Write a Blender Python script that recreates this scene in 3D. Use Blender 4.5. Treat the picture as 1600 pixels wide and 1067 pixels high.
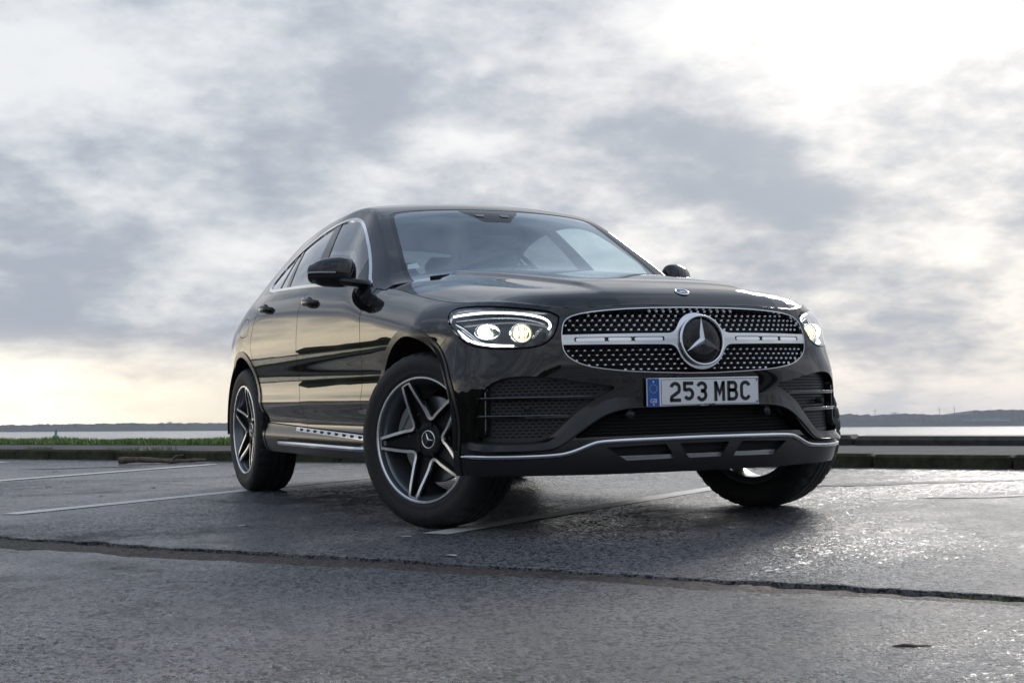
import bpy, bmesh, math, random
import numpy as np
from mathutils import Matrix, Vector
random.seed(7); rng = np.random.default_rng(7)
R = math.radians
for o in list(bpy.data.objects): bpy.data.objects.remove(o)
scn = bpy.context.scene; COL = scn.collection
# ---------------------------------------------------------------- camera
CAM = Vector((5.59995, -3.05527, .55815))
FWD = Vector((-.90711988, .41935993, .03564783)); RGT = Vector((.41883925, .90780918, -.02135846)); UPV = Vector((.04131831, .00444398, .99913615))
cd = bpy.data.cameras.new('camera'); cam = bpy.data.objects.new('camera', cd); COL.objects.link(cam)
cam.matrix_world = Matrix(((RGT.x, UPV.x, -FWD.x, CAM.x), (RGT.y, UPV.y, -FWD.y, CAM.y), (RGT.z, UPV.z, -FWD.z, CAM.z), (0, 0, 0, 1)))
cd.sensor_width = 36; cd.lens = 2225.3/1600*36; cd.clip_start = .05; cd.clip_end = 9000
cd.dof.use_dof = False
scn.camera = cam
# the car park slopes gently against the sea horizon: true up and level frame
G_UP = Vector((-.01465, .02400, .99960)).normalized()
G_Y = (FWD-G_UP*FWD.dot(G_UP)).normalized(); G_X = G_Y.cross(G_UP)
WATER_DROP = 3.5
G0 = CAM-G_UP*WATER_DROP
GM = Matrix(((G_X.x, G_Y.x, G_UP.x, G0.x), (G_X.y, G_Y.y, G_UP.y, G0.y), (G_X.z, G_Y.z, G_UP.z, G0.z), (0, 0, 0, 1)))
# ---------------------------------------------------------------- sky and sun
SUN_AZ, SUN_EL = 133.0, 24.0
w = bpy.data.worlds.new('World'); scn.world = w; w.use_nodes = True
def world_nodes():
    nt = w.node_tree; nt.nodes.clear(); N = nt.nodes.new; Lk = nt.links.new
    out = N('ShaderNodeOutputWorld'); bg = N('ShaderNodeBackground'); Lk(bg.outputs[0], out.inputs[0])
    tc = N('ShaderNodeTexCoord')
    def dot(v):
        n = N('ShaderNodeVectorMath'); n.operation = 'DOT_PRODUCT'; Lk(tc.outputs['Generated'], n.inputs[0]); n.inputs[1].default_value = v; return n.outputs['Value']
    def mth(op, a, b=None, c=None, clamp=False):
        n = N('ShaderNodeMath'); n.operation = op; n.use_clamp = clamp
        for i, v in enumerate((a, b, c)):
            if v is None: continue
            if isinstance(v, (int, float)): n.inputs[i].default_value = v
            else: Lk(v, n.inputs[i])
        return n.outputs[0]
    def mapr(v, a, b, c, d, kind='SMOOTHSTEP'):
        n = N('ShaderNodeMapRange'); n.interpolation_type = kind; Lk(v, n.inputs[0])
        for i, q in enumerate((a, b, c, d)): n.inputs[1+i].default_value = q
        return n.outputs[0]
    def mix(f, a, b):
        n = N('ShaderNodeMix'); n.data_type = 'RGBA'
        if isinstance(f, (int, float)): n.inputs[0].default_value = f
        else: Lk(f, n.inputs[0])
        for i, v in ((6, a), (7, b)):
            if isinstance(v, tuple): n.inputs[i].default_value = (*v, 1)
            else: Lk(v, n.inputs[i])
        return n.outputs[2]
    dx, dy, dz = dot(G_X), dot(G_Y), dot(G_UP)
    zc = mth('MAXIMUM', dz, 0.0)
    den = mth('ADD', zc, 0.33)
    cv = N('ShaderNodeCombineXYZ'); Lk(mth('DIVIDE', dx, den), cv.inputs[0]); Lk(mth('DIVIDE', dy, den), cv.inputs[1]); cv.inputs[2].default_value = 3.1
    def noise(scale, det, rough, off, dist=.3):
        mp = N('ShaderNodeMapping'); Lk(cv.outputs[0], mp.inputs[0]); mp.inputs['Location'].default_value = off; mp.inputs['Scale'].default_value = (1.0, 1.0, 1)
        n = N('ShaderNodeTexNoise'); Lk(mp.outputs[0], n.inputs['Vector']); n.inputs['Scale'].default_value = scale; n.inputs['Detail'].default_value = det
        n.inputs['Roughness'].default_value = rough; n.inputs['Distortion'].default_value = dist; return n.outputs[0]
    big = noise(1.15, 3, .5, (7.7, 11.3, 0), .05); mid = noise(3.3, 9, .55, (13.09, 23.73, 0), .0); fine = noise(10.5, 7, .62, (1.0, 9.0, 0), .0)
    v = mth('ADD', mth('MULTIPLY', big, .62), mth('ADD', mth('MULTIPLY', mid, .80), mth('MULTIPLY', fine, .34)))
    cl = mapr(v, .73, 1.06, 0, 1)                                   # 0 = thick grey cloud, 1 = thin bright cloud
    sd = Vector((math.cos(R(SUN_AZ))*math.cos(R(SUN_EL)), math.sin(R(SUN_AZ))*math.cos(R(SUN_EL)), math.sin(R(SUN_EL))))
    glow = mapr(dot(sd), .935, 1.0, 0, 1); glow2 = mapr(dot(sd), .0, 1.0, 0, 1)
    brt = mapr(dot((math.cos(R(165)), math.sin(R(165)), .25)), -.8, .85, .86, 1)   # clouds are brighter on the sun's side of the sky
    low = mapr(dz, .0, .075, 1, 0); lowb = mapr(dz, .0, .05, 1, 0)
    warmd = Vector((math.cos(R(190)), math.sin(R(190)), 0)); warm = mth('MULTIPLY', mapr(dot(warmd), .58, .97, .04, 1), low)
    grey = mix(glow2, (.27, .31, .385), (.38, .42, .485))
    white = mix(glow2, (.64, .67, .71), (.80, .81, .825))
    c = mix(cl, grey, white)
    c = mix(mth('MULTIPLY', mth('ADD', mth('MULTIPLY', glow, .35), mth('MULTIPLY', mth('MULTIPLY', glow, cl), .5)), 1.0), c, (1.15, 1.14, 1.12))
    c = mix(mth('MULTIPLY', lowb, .5), c, (.58, .64, .72))
    gl3 = mth('MULTIPLY_ADD', mapr(dot((math.cos(R(207))*.995, math.sin(R(207))*.995, .06)), .70, 1.0, 0, 1), 2.2, 1.0)   # clear strip under the cloud towards the sunset
    wv = N('ShaderNodeVectorMath'); wv.operation = 'SCALE'; Lk(mix(cl, (.70, .58, .43), (1.02, .90, .68)), wv.inputs[0]); Lk(gl3, wv.inputs['Scale'])
    c = mix(mth('MULTIPLY', warm, .92), c, wv.outputs[0])
    c = mix(mapr(dz, .22, .75, 0, .75), c, mix(cl, (.29, .38, .54), (.66, .77, .95)))
    west = mth('MULTIPLY', mth('MULTIPLY', mapr(dot((math.cos(R(212)), math.sin(R(212)), 0)), .78, 1.0, 0, 1), mapr(dz, .03, .17, 1, 0)), mapr(cl, 0, 1, .45, 1))      # evening brightening under the cloud goes on round to the west
    c = mix(west, c, (2.5, 2.15, 1.55))
    bb = N('ShaderNodeVectorMath'); bb.operation = 'SCALE'; Lk(c, bb.inputs[0]); Lk(brt, bb.inputs['Scale']); c = bb.outputs[0]
    sky = N('ShaderNodeTexSky'); sky.sky_type = 'NISHITA'; sky.sun_disc = False; sky.sun_elevation = R(SUN_EL); sky.sun_rotation = R(90-SUN_AZ); sky.air_density = 1.2; sky.dust_density = 2.0
    cvv = N('ShaderNodeCombineXYZ')
    rx = mth('ADD', mth('MULTIPLY', dx, G_X.x), mth('ADD', mth('MULTIPLY', dy, G_Y.x), 0.0)); ry = mth('ADD', mth('MULTIPLY', dx, G_X.y), mth('MULTIPLY', dy, G_Y.y))
    Lk(rx, cvv.inputs[0]); Lk(ry, cvv.inputs[1]); Lk(mth('MAXIMUM', dz, .01), cvv.inputs[2]); Lk(cvv.outputs[0], sky.inputs[0])
    sk = N('ShaderNodeVectorMath'); sk.operation = 'SCALE'; Lk(sky.outputs[0], sk.inputs[0]); sk.inputs['Scale'].default_value = .10
    cover = mapr(v, .66, 1.12, .985, .90)
    c = mix(cover, sk.outputs[0], c)
    c = mix(mapr(dz, -.02, .0, 1, 0), c, (.20, .21, .22))           # below the horizon: dull ground tone
    Lk(c, bg.inputs[0]); bg.inputs[1].default_value = 1.0
world_nodes()
sl = bpy.data.lights.new('sun', 'SUN'); so = bpy.data.objects.new('sun', sl); COL.objects.link(so)
sl.energy = 1.3; sl.angle = R(14); sl.color = (1, .955, .89)
so.rotation_euler = Vector((math.cos(R(SUN_AZ))*math.cos(R(SUN_EL)), math.sin(R(SUN_AZ))*math.cos(R(SUN_EL)), math.sin(R(SUN_EL)))).to_track_quat('Z', 'Y').to_euler()
so.location = (0, 0, 20)
vs = scn.view_settings; vs.view_transform = 'Standard'; vs.look = 'None'; vs.gamma = 1; vs.exposure = 0.2; vs.use_curve_mapping = False
scn.render.engine = 'CYCLES'; scn.cycles.max_bounces = 8; scn.cycles.transparent_max_bounces = 12
# ---------------------------------------------------------------- materials
def mat(name, col=(.5,.5,.5), rough=.5, metal=0, coat=0, spec=.5, emit=None, estr=0, build=None, coat_ior=1.5, **kw):
    m = bpy.data.materials.new(name); m.use_nodes = True; nt = m.node_tree; b = nt.nodes['Principled BSDF']
    b.inputs['Base Color'].default_value = (*col, 1); b.inputs['Roughness'].default_value = rough; b.inputs['Metallic'].default_value = metal
    b.inputs['Coat Weight'].default_value = coat; b.inputs['Coat Roughness'].default_value = .006; b.inputs['Coat IOR'].default_value = coat_ior; b.inputs['Specular IOR Level'].default_value = spec
    if emit: b.inputs['Emission Color'].default_value = (*emit, 1); b.inputs['Emission Strength'].default_value = estr
    if build: build(nt, b)
    return m
def nd(nt, t, **kw):
    n = nt.nodes.new(t)
    for k, v in kw.items():
        if k in n.inputs.keys(): n.inputs[k].default_value = v
        else: setattr(n, k, v)
    return n
def tex(nt, kind, scale, detail=4, rough=.55, vec=None, **kw):
    n = nt.nodes.new(kind); n.inputs['Scale'].default_value = scale
    if 'Detail' in n.inputs: n.inputs['Detail'].default_value = detail
    if 'Roughness' in n.inputs: n.inputs['Roughness'].default_value = rough
    for k, v in kw.items(): setattr(n, k, v)
    if vec is None:
        tc = nt.nodes.new('ShaderNodeTexCoord'); vec = tc.outputs['Object']
    nt.links.new(vec, n.inputs['Vector']); return n
def ramp(nt, src, stops):
    r = nt.nodes.new('ShaderNodeValToRGB'); e = r.color_ramp.elements
    while len(e) < len(stops): e.new(.5)
    for i, (p_, c_) in enumerate(stops):
        e[i].position = p_; e[i].color = (*c_, 1) if isinstance(c_, tuple) else (c_, c_, c_, 1)
    nt.links.new(src, r.inputs[0]); return r.outputs[0]
def bump(nt, b, h, strength, dist, chain=None):
    n = nt.nodes.new('ShaderNodeBump'); n.inputs['Strength'].default_value = strength; n.inputs['Distance'].default_value = dist
    nt.links.new(h, n.inputs['Height'])
    if chain is not None: nt.links.new(chain, n.inputs['Normal'])
    nt.links.new(n.outputs[0], b.inputs['Normal']); return n.outputs[0]
def tinted(name, col, refl_rough=.0, ior=1.5, k=1.7, rc=(.95,.97,1)):
    """thin window glass: tinted see-through plus mirror reflection by angle"""
    m = bpy.data.materials.new(name); m.use_nodes = True; nt = m.node_tree; nt.nodes.clear()
    o = nt.nodes.new('ShaderNodeOutputMaterial'); tr = nd(nt, 'ShaderNodeBsdfTransparent'); tr.inputs[0].default_value = (*col, 1)
    gl = nd(nt, 'ShaderNodeBsdfGlossy'); gl.inputs['Roughness'].default_value = refl_rough; gl.inputs[0].default_value = (*rc, 1)
    fr = nd(nt, 'ShaderNodeFresnel'); ge = nd(nt, 'ShaderNodeNewGeometry'); ir = nd(nt, 'ShaderNodeMapRange'); nt.links.new(ge.outputs['Backfacing'], ir.inputs[0]); ir.inputs[3].default_value = ior; ir.inputs[4].default_value = 1/ior; nt.links.new(ir.outputs[0], fr.inputs[0]); mx = nd(nt, 'ShaderNodeMixShader')
    ml = nd(nt, 'ShaderNodeMath', operation='MULTIPLY'); nt.links.new(fr.outputs[0], ml.inputs[0]); ml.inputs[1].default_value = k; ml.use_clamp = True
    nt.links.new(ml.outputs[0], mx.inputs[0]); nt.links.new(tr.outputs[0], mx.inputs[1]); nt.links.new(gl.outputs[0], mx.inputs[2]); nt.links.new(mx.outputs[0], o.inputs[0])
    return m
def paint_build(nt, b):
    n = tex(nt, 'ShaderNodeTexNoise', 900, 2); r = ramp(nt, n.outputs[0], [(.45, (.0020,.0022,.0026)), (.75, (.006,.0065,.008))]); nt.links.new(r, b.inputs['Base Color'])
PAINT = mat('black_paint', (.004,.004,.005), .3, .0, 1.0, .0, build=paint_build, coat_ior=1.66)
GLOSSBLACK = mat('gloss_black_plastic', (.004,.004,.0045), .06, 0, 0)
def grain(nt, b):
    n = tex(nt, 'ShaderNodeTexNoise', 420, 3); bump(nt, b, n.outputs[0], .12, .001)
SATIN = mat('satin_black_plastic', (.014,.014,.015), .27, build=grain)
DULL = mat('dull_black_plastic', (.010,.010,.011), .6, build=grain)
VOID = mat('dark_interior_plastic', (.006,.006,.006), .8)
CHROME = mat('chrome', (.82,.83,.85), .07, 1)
SILVER = mat('satin_silver', (.70,.71,.73), .17, 1)
def brushed(nt, b):
    n = tex(nt, 'ShaderNodeTexNoise', 700, 2); bump(nt, b, n.outputs[0], .06, .0006)
MACHINED = mat('machined_aluminium', (.92,.93,.95), .26, 1, build=brushed)
ALLOY = mat('dark_grey_alloy', (.16,.17,.185), .32, .6, .5)
ALLOYBLACK = mat('black_alloy', (.007,.007,.008), .42, 0, 0, .3)
def rub(nt, b):
    n = tex(nt, 'ShaderNodeTexNoise', 60, 5); r = ramp(nt, n.outputs[0], [(.3, .010), (.75, .022)]); nt.links.new(r, b.inputs['Base Color'])
    n2 = tex(nt, 'ShaderNodeTexNoise', 500, 2); bump(nt, b, n2.outputs[0], .15, .001)
RUBBER = mat('tyre_rubber', (.015,.015,.016), .62, build=rub)
def disc_b(nt, b):
    n = tex(nt, 'ShaderNodeTexNoise', 40, 4); r = ramp(nt, n.outputs[0], [(.3, .28), (.7, .42)]); nt.links.new(r, b.inputs['Base Color'])
DISC = mat('brake_disc_steel', (.35,.35,.36), .32, 1, build=disc_b)
CALIPER = mat('grey_caliper', (.22,.225,.235), .4, .4)
WSGLASS = tinted('windscreen_glass', (.80,.90,.91), 0, 1.52, 2.3, (.84,.94,1)); SIDEGLASS = tinted('side_window_glass', (.80,.90,.87), 0, 1.5); PRIVACY = tinted('dark_tinted_glass', (.24,.26,.27), 0, 1.5)
LENS = tinted('clear_lens', (.93,.95,.96), 0, 1.45)
LAMPHOT = mat('lamp_light', (1,1,1), .3, emit=(1,.97,.86), estr=26)
LAMPWARM = mat('projector_lens_light', (.9,.9,.9), .1, emit=(1,.86,.45), estr=1.6)
DRL = mat('daytime_light_guide', (1,1,1), .3, emit=(.94,.97,1), estr=3.2)
PLATEW = mat('plate_white', (.84,.85,.86), .35, 0, .3); PLATEB = mat('plate_blue', (.01,.10,.42), .35); INK = mat('plate_black', (.008,.008,.009), .4); PLATEY = mat('plate_yellow', (.75,.60,.05), .4)
LEATHER = mat('dark_leather', (.018,.017,.017), .5); HEADLINER = mat('grey_headliner', (.62,.62,.62), .85)
WHITEPL = mat('white_paper', (.75,.76,.75), .6)
# ---------------------------------------------------------------- mesh helpers
class MB:
    """collects shapes; build() links them as one mesh object"""
    def __init__(s): s.v = []; s.f = []; s.sm = []
    def add(s, v, f, smooth=False):
        o = len(s.v); s.v += [tuple(map(float, q)) for q in v]; s.f += [tuple(int(i)+o for i in g) for g in f]; s.sm += [smooth]*len(f); return s
    def box(s, c, d, M=None, bev=0):
        x, y, z = d[0]/2, d[1]/2, d[2]/2
        if bev:
            k = bev; pts = []
            for sz in (-1, 1):
                for (a, b_) in ((x-k, y), (x, y-k)): pass
            ring = lambda X, Y, Z: [(X-k, -Y, Z), (X, -Y+k, Z), (X, Y-k, Z), (X-k, Y, Z), (-X+k, Y, Z), (-X, Y-k, Z), (-X, -Y+k, Z), (-X+k, -Y, Z)]
            rs = [ring(x-k, y-k, -z), ring(x, y, -z+k), ring(x, y, z-k), ring(x-k, y-k, z)]
            v = [p for r_ in rs for p in r_]; f = [tuple(range(7, -1, -1)), tuple(range(24, 32))]
            for i in range(3):
                for j in range(8): f.append((i*8+j, i*8+(j+1) % 8, (i+1)*8+(j+1) % 8, (i+1)*8+j))
        else:
            v = [(sx*x, sy*y, sz*z) for sz in (-1, 1) for sy in (-1, 1) for sx in (-1, 1)]
            f = [(0,2,3,1),(4,5,7,6),(0,1,5,4),(2,6,7,3),(0,4,6,2),(1,3,7,5)]
        c = Vector(c); v = [(M @ Vector(p) if M else Vector(p))+c for p in v]
        return s.add(v, f)
    def tube(s, pts, rad, n=8, close=False, caps=True, squash=None, up=None):
        pts = [Vector(p) for p in pts]; m = len(pts); vs, fs = [], []
        for i, p in enumerate(pts):
            t = (pts[(i+1) % m]-pts[i-1]) if close else (pts[min(i+1, m-1)]-pts[max(i-1, 0)]); t.normalize()
            a = Vector(up) if up else Vector((0, 0, 1))
            if abs(t.dot(a)) > .98: a = Vector((1, 0, 0))
            b1 = t.cross(a).normalized(); b2 = b1.cross(t)
            r = rad[i] if hasattr(rad, '__len__') else rad; ra, rb = (r, r) if not squash else (r*squash[0], r*squash[1])
            for k in range(n):
                q = 2*math.pi*k/n; vs.append(p+b1*math.cos(q)*ra+b2*math.sin(q)*rb)
        for i in range(m if close else m-1):
            j = (i+1) % m
            for k in range(n): fs.append((i*n+k, i*n+(k+1) % n, j*n+(k+1) % n, j*n+k))
        if caps and not close: fs += [tuple(range(n-1, -1, -1)), tuple(range((m-1)*n, m*n))]
        return s.add(vs, fs, True)
    def lathe(s, prof, n=48, axis='y', c=(0,0,0), smooth=True, a0=0, a1=2*math.pi):
        full = abs(a1-a0-2*math.pi) < 1e-6; m = n if full else n+1; vs, fs = [], []
        for i in range(m):
            q = a0+(a1-a0)*i/n
            for r, h in prof: vs.append((c[0]+r*math.cos(q), c[1]+h, c[2]+r*math.sin(q)))
        k = len(prof)
        for i in range(n):
            j = (i+1) % m
            for q in range(k-1): fs.append((i*k+q, i*k+q+1, j*k+q+1, j*k+q))
        return s.add(vs, fs, smooth)
    def prism(s, poly, d0, d1, fr, smooth=False):
        """polygon (a,b) extruded along the third axis; fr maps (a,b,c) to a point"""
        n = len(poly); v = [fr(a, b, d0) for a, b in poly]+[fr(a, b, d1) for a, b in poly]
        f = [tuple(range(n-1, -1, -1)), tuple(range(n, 2*n))]+[(i, (i+1) % n, n+(i+1) % n, n+i) for i in range(n)]
        return s.add(v, f, smooth)
    def build(s, name, m, parent=None, auto=None):
        me = bpy.data.meshes.new(name); me.from_pydata(s.v, [], s.f); me.polygons.foreach_set('use_smooth', s.sm)
        me.materials.append(m)
        bm = bmesh.new(); bm.from_mesh(me); bmesh.ops.recalc_face_normals(bm, faces=bm.faces); bm.to_mesh(me); bm.free()
        if auto: 
            try: me.set_sharp_from_angle(angle=R(auto))
            except Exception: pass
        me.update(); o = bpy.data.objects.new(name, me); COL.objects.link(o)
        if parent: o.parent = parent
        return o
def tag(o, label=None, cat=None, group=None, kind=None):
    if label: o['label'] = label
    if cat: o['category'] = cat
    if group: o['group'] = group
    if kind: o['kind'] = kind
    return o
def empty(name, loc=(0,0,0), parent=None):
    o = bpy.data.objects.new(name, None); o.empty_display_size = .2; o.location = loc; COL.objects.link(o)
    if parent: o.parent = parent
    return o
#@@SURF
def cspl(xs, ys):
    """natural cubic spline through points, vector valued"""
    xs = np.asarray(xs, float); ys = np.asarray(ys, float)
    if ys.ndim == 1: ys = ys[:, None]; sc = True
    else: sc = False
    n = len(xs); h = np.diff(xs); A = np.zeros((n, n)); B = np.zeros((n, ys.shape[1]))
    A[0, 0] = A[-1, -1] = 1
    for i in range(1, n-1):
        A[i, i-1] = h[i-1]; A[i, i] = 2*(h[i-1]+h[i]); A[i, i+1] = h[i]
        B[i] = 6*((ys[i+1]-ys[i])/h[i]-(ys[i]-ys[i-1])/h[i-1])
    M = np.linalg.solve(A, B)
    def f(x):
        x = np.asarray(x, float); shp = x.shape; x = np.clip(x.ravel(), xs[0], xs[-1])
        i = np.clip(np.searchsorted(xs, x)-1, 0, n-2); hh = h[i][:, None]
        a = (xs[i+1]-x)[:, None]; b = (x-xs[i])[:, None]
        r = M[i]*a**3/(6*hh)+M[i+1]*b**3/(6*hh)+(ys[i]/hh-M[i]*hh/6)*a+(ys[i+1]/hh-M[i+1]*hh/6)*b
        return r[:, 0].reshape(shp) if sc else r.reshape(shp+(-1,))
    return f
def sm(a, b, x):
    t = np.clip((x-a)/(b-a), 0, 1); return t*t*(3-2*t)
# --- car frame: x forward from the front axle, y left, z up; tables are for the left half
# plan outline at the widest level (C) and the line the side panels rise to (E: hood shut line, then belt line)
PLAN = [(.800,0,.715,0),(.795,.18,.712,.17),(.776,.34,.703,.32),(.741,.47,.688,.44),(.697,.58,.655,.535),(.638,.705,.592,.628),
 (.573,.802,.508,.703),(.488,.882,.412,.760),(.375,.928,.325,.797),(.24,.947,.222,.820),(.08,.950,.075,.831),(-.15,.945,-.15,.829),
 (-.40,.945,-.40,.815),(-.58,.945,-.58,.815),(-.74,.945,-.74,.850),(-.95,.945,-.95,.868),(-1.3,.945,-1.3,.872),(-1.8,.945,-1.8,.869),(-2.3,.945,-2.3,.860),
 (-2.65,.945,-2.65,.846),(-2.95,.937,-2.95,.815),(-3.25,.902,-3.20,.77),(-3.48,.845,-3.43,.73),(-3.66,.74,-3.59,.63),(-3.78,.60,-3.70,.50),
 (-3.85,.42,-3.77,.34),(-3.885,.22,-3.80,.17),(-3.90,0,-3.81,0)]
_P = np.array(PLAN); _s = np.r_[0, np.cumsum(np.hypot(np.diff(_P[:, 0]), np.diff(_P[:, 1])))]
C_of = cspl(_s, _P[:, :2]); E_of = cspl(_s, _P[:, 2:]); S_END = _s[-1]
zc_of = cspl([-.95,-.8,-.6,-.3,0,.3,.5,.65,.72], [1.175,1.160,1.138,1.105,1.066,1.022,.988,.953,.935])
A_of = cspl([-.95,-.6,-.3,0,.3,.72], [.085,.085,.092,.096,.097,.095])
_EF = np.array([(.715,-.3),(.715,0),(.712,.17),(.703,.32),(.688,.44),(.655,.535),(.592,.628),(.508,.703),(.412,.760),(.325,.797)])
def hood_z(x, y):
    y = np.abs(y); z = zc_of(x)-A_of(x)*(y/.8)**3.2
    d = np.full(np.shape(x), 9.0)
    for a, b in zip(_EF[:-1], _EF[1:]):
        ab = b-a; t = np.clip(((x-a[0])*ab[0]+(y-a[1])*ab[1])/(ab@ab), 0, 1)
        d = np.minimum(d, np.hypot(x-a[0]-t*ab[0], y-a[1]-t*ab[1]))
    z = z-.046*np.exp(-(d/.040)**1.3)*sm(.22, .42, x)*(1-sm(.5, .8, y))
    yr = .36+.13*np.clip((.6-x)/1.2, 0, 1)                          # power dome edges
    z = z+.014*sm(yr+.028, yr-.028, y)*sm(.69, .40, x)-.006*sm(.12, .0, np.abs(y-yr-.10))*sm(.66, .3, x)
    return z
belt_of = cspl([-3.9,-3.6,-3.3,-2.9,-2.39,-2.0,-1.588,-1.1,-.8,-.62,-.5], [1.10,1.125,1.15,1.164,1.156,1.143,1.126,1.096,1.073,1.047,1.028])
def top_z(s):
    e = E_of(s); x, y = e[..., 0], e[..., 1]
    w = sm(-.56, -.70, x)
    return hood_z(x, y)*(1-w)+belt_of(np.clip(x, -3.9, -.5))*w
o_side = cspl([.20,.25,.30,.345,.39,.43,.48,.525,.56,.61,.68,.74,.80,.86,.93,1.0,1.2], [.085,.055,.034,.024,.036,.040,.026,.011,.0135,.0165,.0135,.006,.001,0,.002,.006,.02])
o_front = cspl([.20,.25,.30,.35,.42,.50,.58,.65,.72,.78,.84,.90,1.2], [.055,.028,.014,.011,.013,.015,.014,.012,.014,.022,.036,.052,.12])
o_corner = cspl([.2,.3,.55,.62,.70,.78,.86,.95,1.2],[0,0,0,.006,.024,.030,.018,.006,0])
def S1(s, t):
    """wrap-round lower body; s along the plan outline from nose to tail, t 0..1 up to the hood / belt edge"""
    c = C_of(s); e = E_of(s); zT = top_z(s)
    x = c[..., 0]
    z0 = .235+.02*sm(.4, .0, x)+.05*sm(-3.0, -3.6, x)
    z = z0+(zT-z0)*t
    d = e-c; L = np.linalg.norm(d, axis=-1, keepdims=True); d = d/L
    wf = sm(.05, .50, x)
    o = o_side(z)*(1-wf)+o_front(z)*wf
    wc = sm(.02, .25, x)*sm(.70, .55, x)
    o = o+wc*o_corner(z)
    wr = sm(-2.3, -3.3, x)
    hw = .155*(1-wf)+.14*wf+.16*wr
    g = np.clip(1-(zT-z)/hw, 0, 1)
    oT = o_side(zT)*(1-wf)+o_front(zT)*wf+wc*o_corner(zT)
    o = o+(L[..., 0]-oT)*g**2.1
    P = np.concatenate([c+d*o[..., None], z[..., None]], -1)
    return P
cant = cspl([.5,.58,.70,.787,1.0,1.253,1.486,1.855,2.3,2.8,3.157,3.43,3.65,3.86],
  [(.79,1.045),(.785,1.062),(.765,1.118),(.742,1.182),(.69,1.325),(.635,1.475),(.605,1.543),(.600,1.552),(.597,1.528),(.588,1.464),(.566,1.385),(.535,1.280),(.49,1.18),(.44,1.085)])
ctop = cspl([.5,.58,.70,.787,1.0,1.253,1.486,1.7,1.9,2.3,2.8,3.157,3.43,3.65,3.86],
  [1.100,1.122,1.178,1.228,1.366,1.522,1.582,1.598,1.601,1.575,1.506,1.428,1.330,1.222,1.095])
def S3(x, q):
    """greenhouse: q 0..1 side glass from belt to cant rail, 1..2 over the roof to the centre line"""
    x = np.asarray(x, float); c = cant(-x); zt = ctop(-x)
    Ex = np.interp(-x, -_P[::1][10:, 2], _P[10:, 3]); 
    b = np.stack([BELT_Y(-x), belt_of(x)], -1)
    q1 = np.clip(q, 0, 1)[..., None]; q2 = np.clip(q-1, 0, 1)[..., None]
    side = b+(c-b)*q1
    n = np.stack([(c-b)[..., 1], -(c-b)[..., 0]], -1); side = side+n*.075*q1*(1-q1)
    roof = np.stack([c[..., 0]*(1-q2[..., 0]), c[..., 1]+(zt-c[..., 1])*(1-(1-q2[..., 0])**2.2)], -1)
    P = np.where(q[..., None] <= 1, side, roof)
    return np.concatenate([x[..., None], P], -1)
_be = _P[12:24]
BELT_Y = cspl(np.r_[.5, -_be[2:, 2], 3.78, 3.9], np.r_[.81, _be[2:, 3]-.002, .46, .40])
def grid(fn, U, V):
    uu, vv = np.meshgrid(U, V, indexing='ij'); P = fn(uu, vv); n, m = uu.shape
    du = np.gradient(P, axis=0); dv = np.gradient(P, axis=1)
    N = np.cross(du, dv); N /= np.linalg.norm(N, axis=-1, keepdims=True)+1e-12
    I = np.arange(n*m).reshape(n, m)
    F = np.stack([I[:-1, :-1], I[1:, :-1], I[1:, 1:], I[:-1, 1:]], -1).reshape(-1, 4)
    return P.reshape(-1, 3), N.reshape(-1, 3), F
#@@END
# ---------------------------------------------------------------- panels: pieces of the body surface with clean cut edges
class Pn:
    def __init__(s, V, N, UV, F): s.V, s.N, s.UV, s.F = V, N, UV, F
def mkgrid(fn, U, Vv, uvf=None, flip=False, smooth=None):
    uu, vv = np.meshgrid(U, Vv, indexing='ij'); P = fn(uu, vv)
    if smooth: P = smooth(P, uu, vv)
    n, m = uu.shape; du = np.gradient(P, axis=0); dv = np.gradient(P, axis=1)
    N = np.cross(du, dv); N /= np.linalg.norm(N, axis=-1, keepdims=True)+1e-12
    I = np.arange(n*m).reshape(n, m)
    F = np.stack([I[:-1, :-1], I[1:, :-1], I[1:, 1:], I[:-1, 1:]], -1).reshape(-1, 4)
    if flip: F = F[:, ::-1]; N = -N
    P = P.reshape(-1, 3); UV = np.stack([uu.ravel(), vv.ravel()], -1) if uvf is None else uvf(P, uu.ravel(), vv.ravel())
    return Pn(P, N.reshape(-1, 3), UV, [tuple(f) for f in F.tolist()])
def compact(V, N, UV, F):
    used = np.zeros(len(V), bool)
    for f in F: used[list(f)] = True
    mp = np.cumsum(used)-1
    return Pn(V[used], N[used], UV[used], [tuple(int(mp[i]) for i in f) for f in F])
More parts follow.
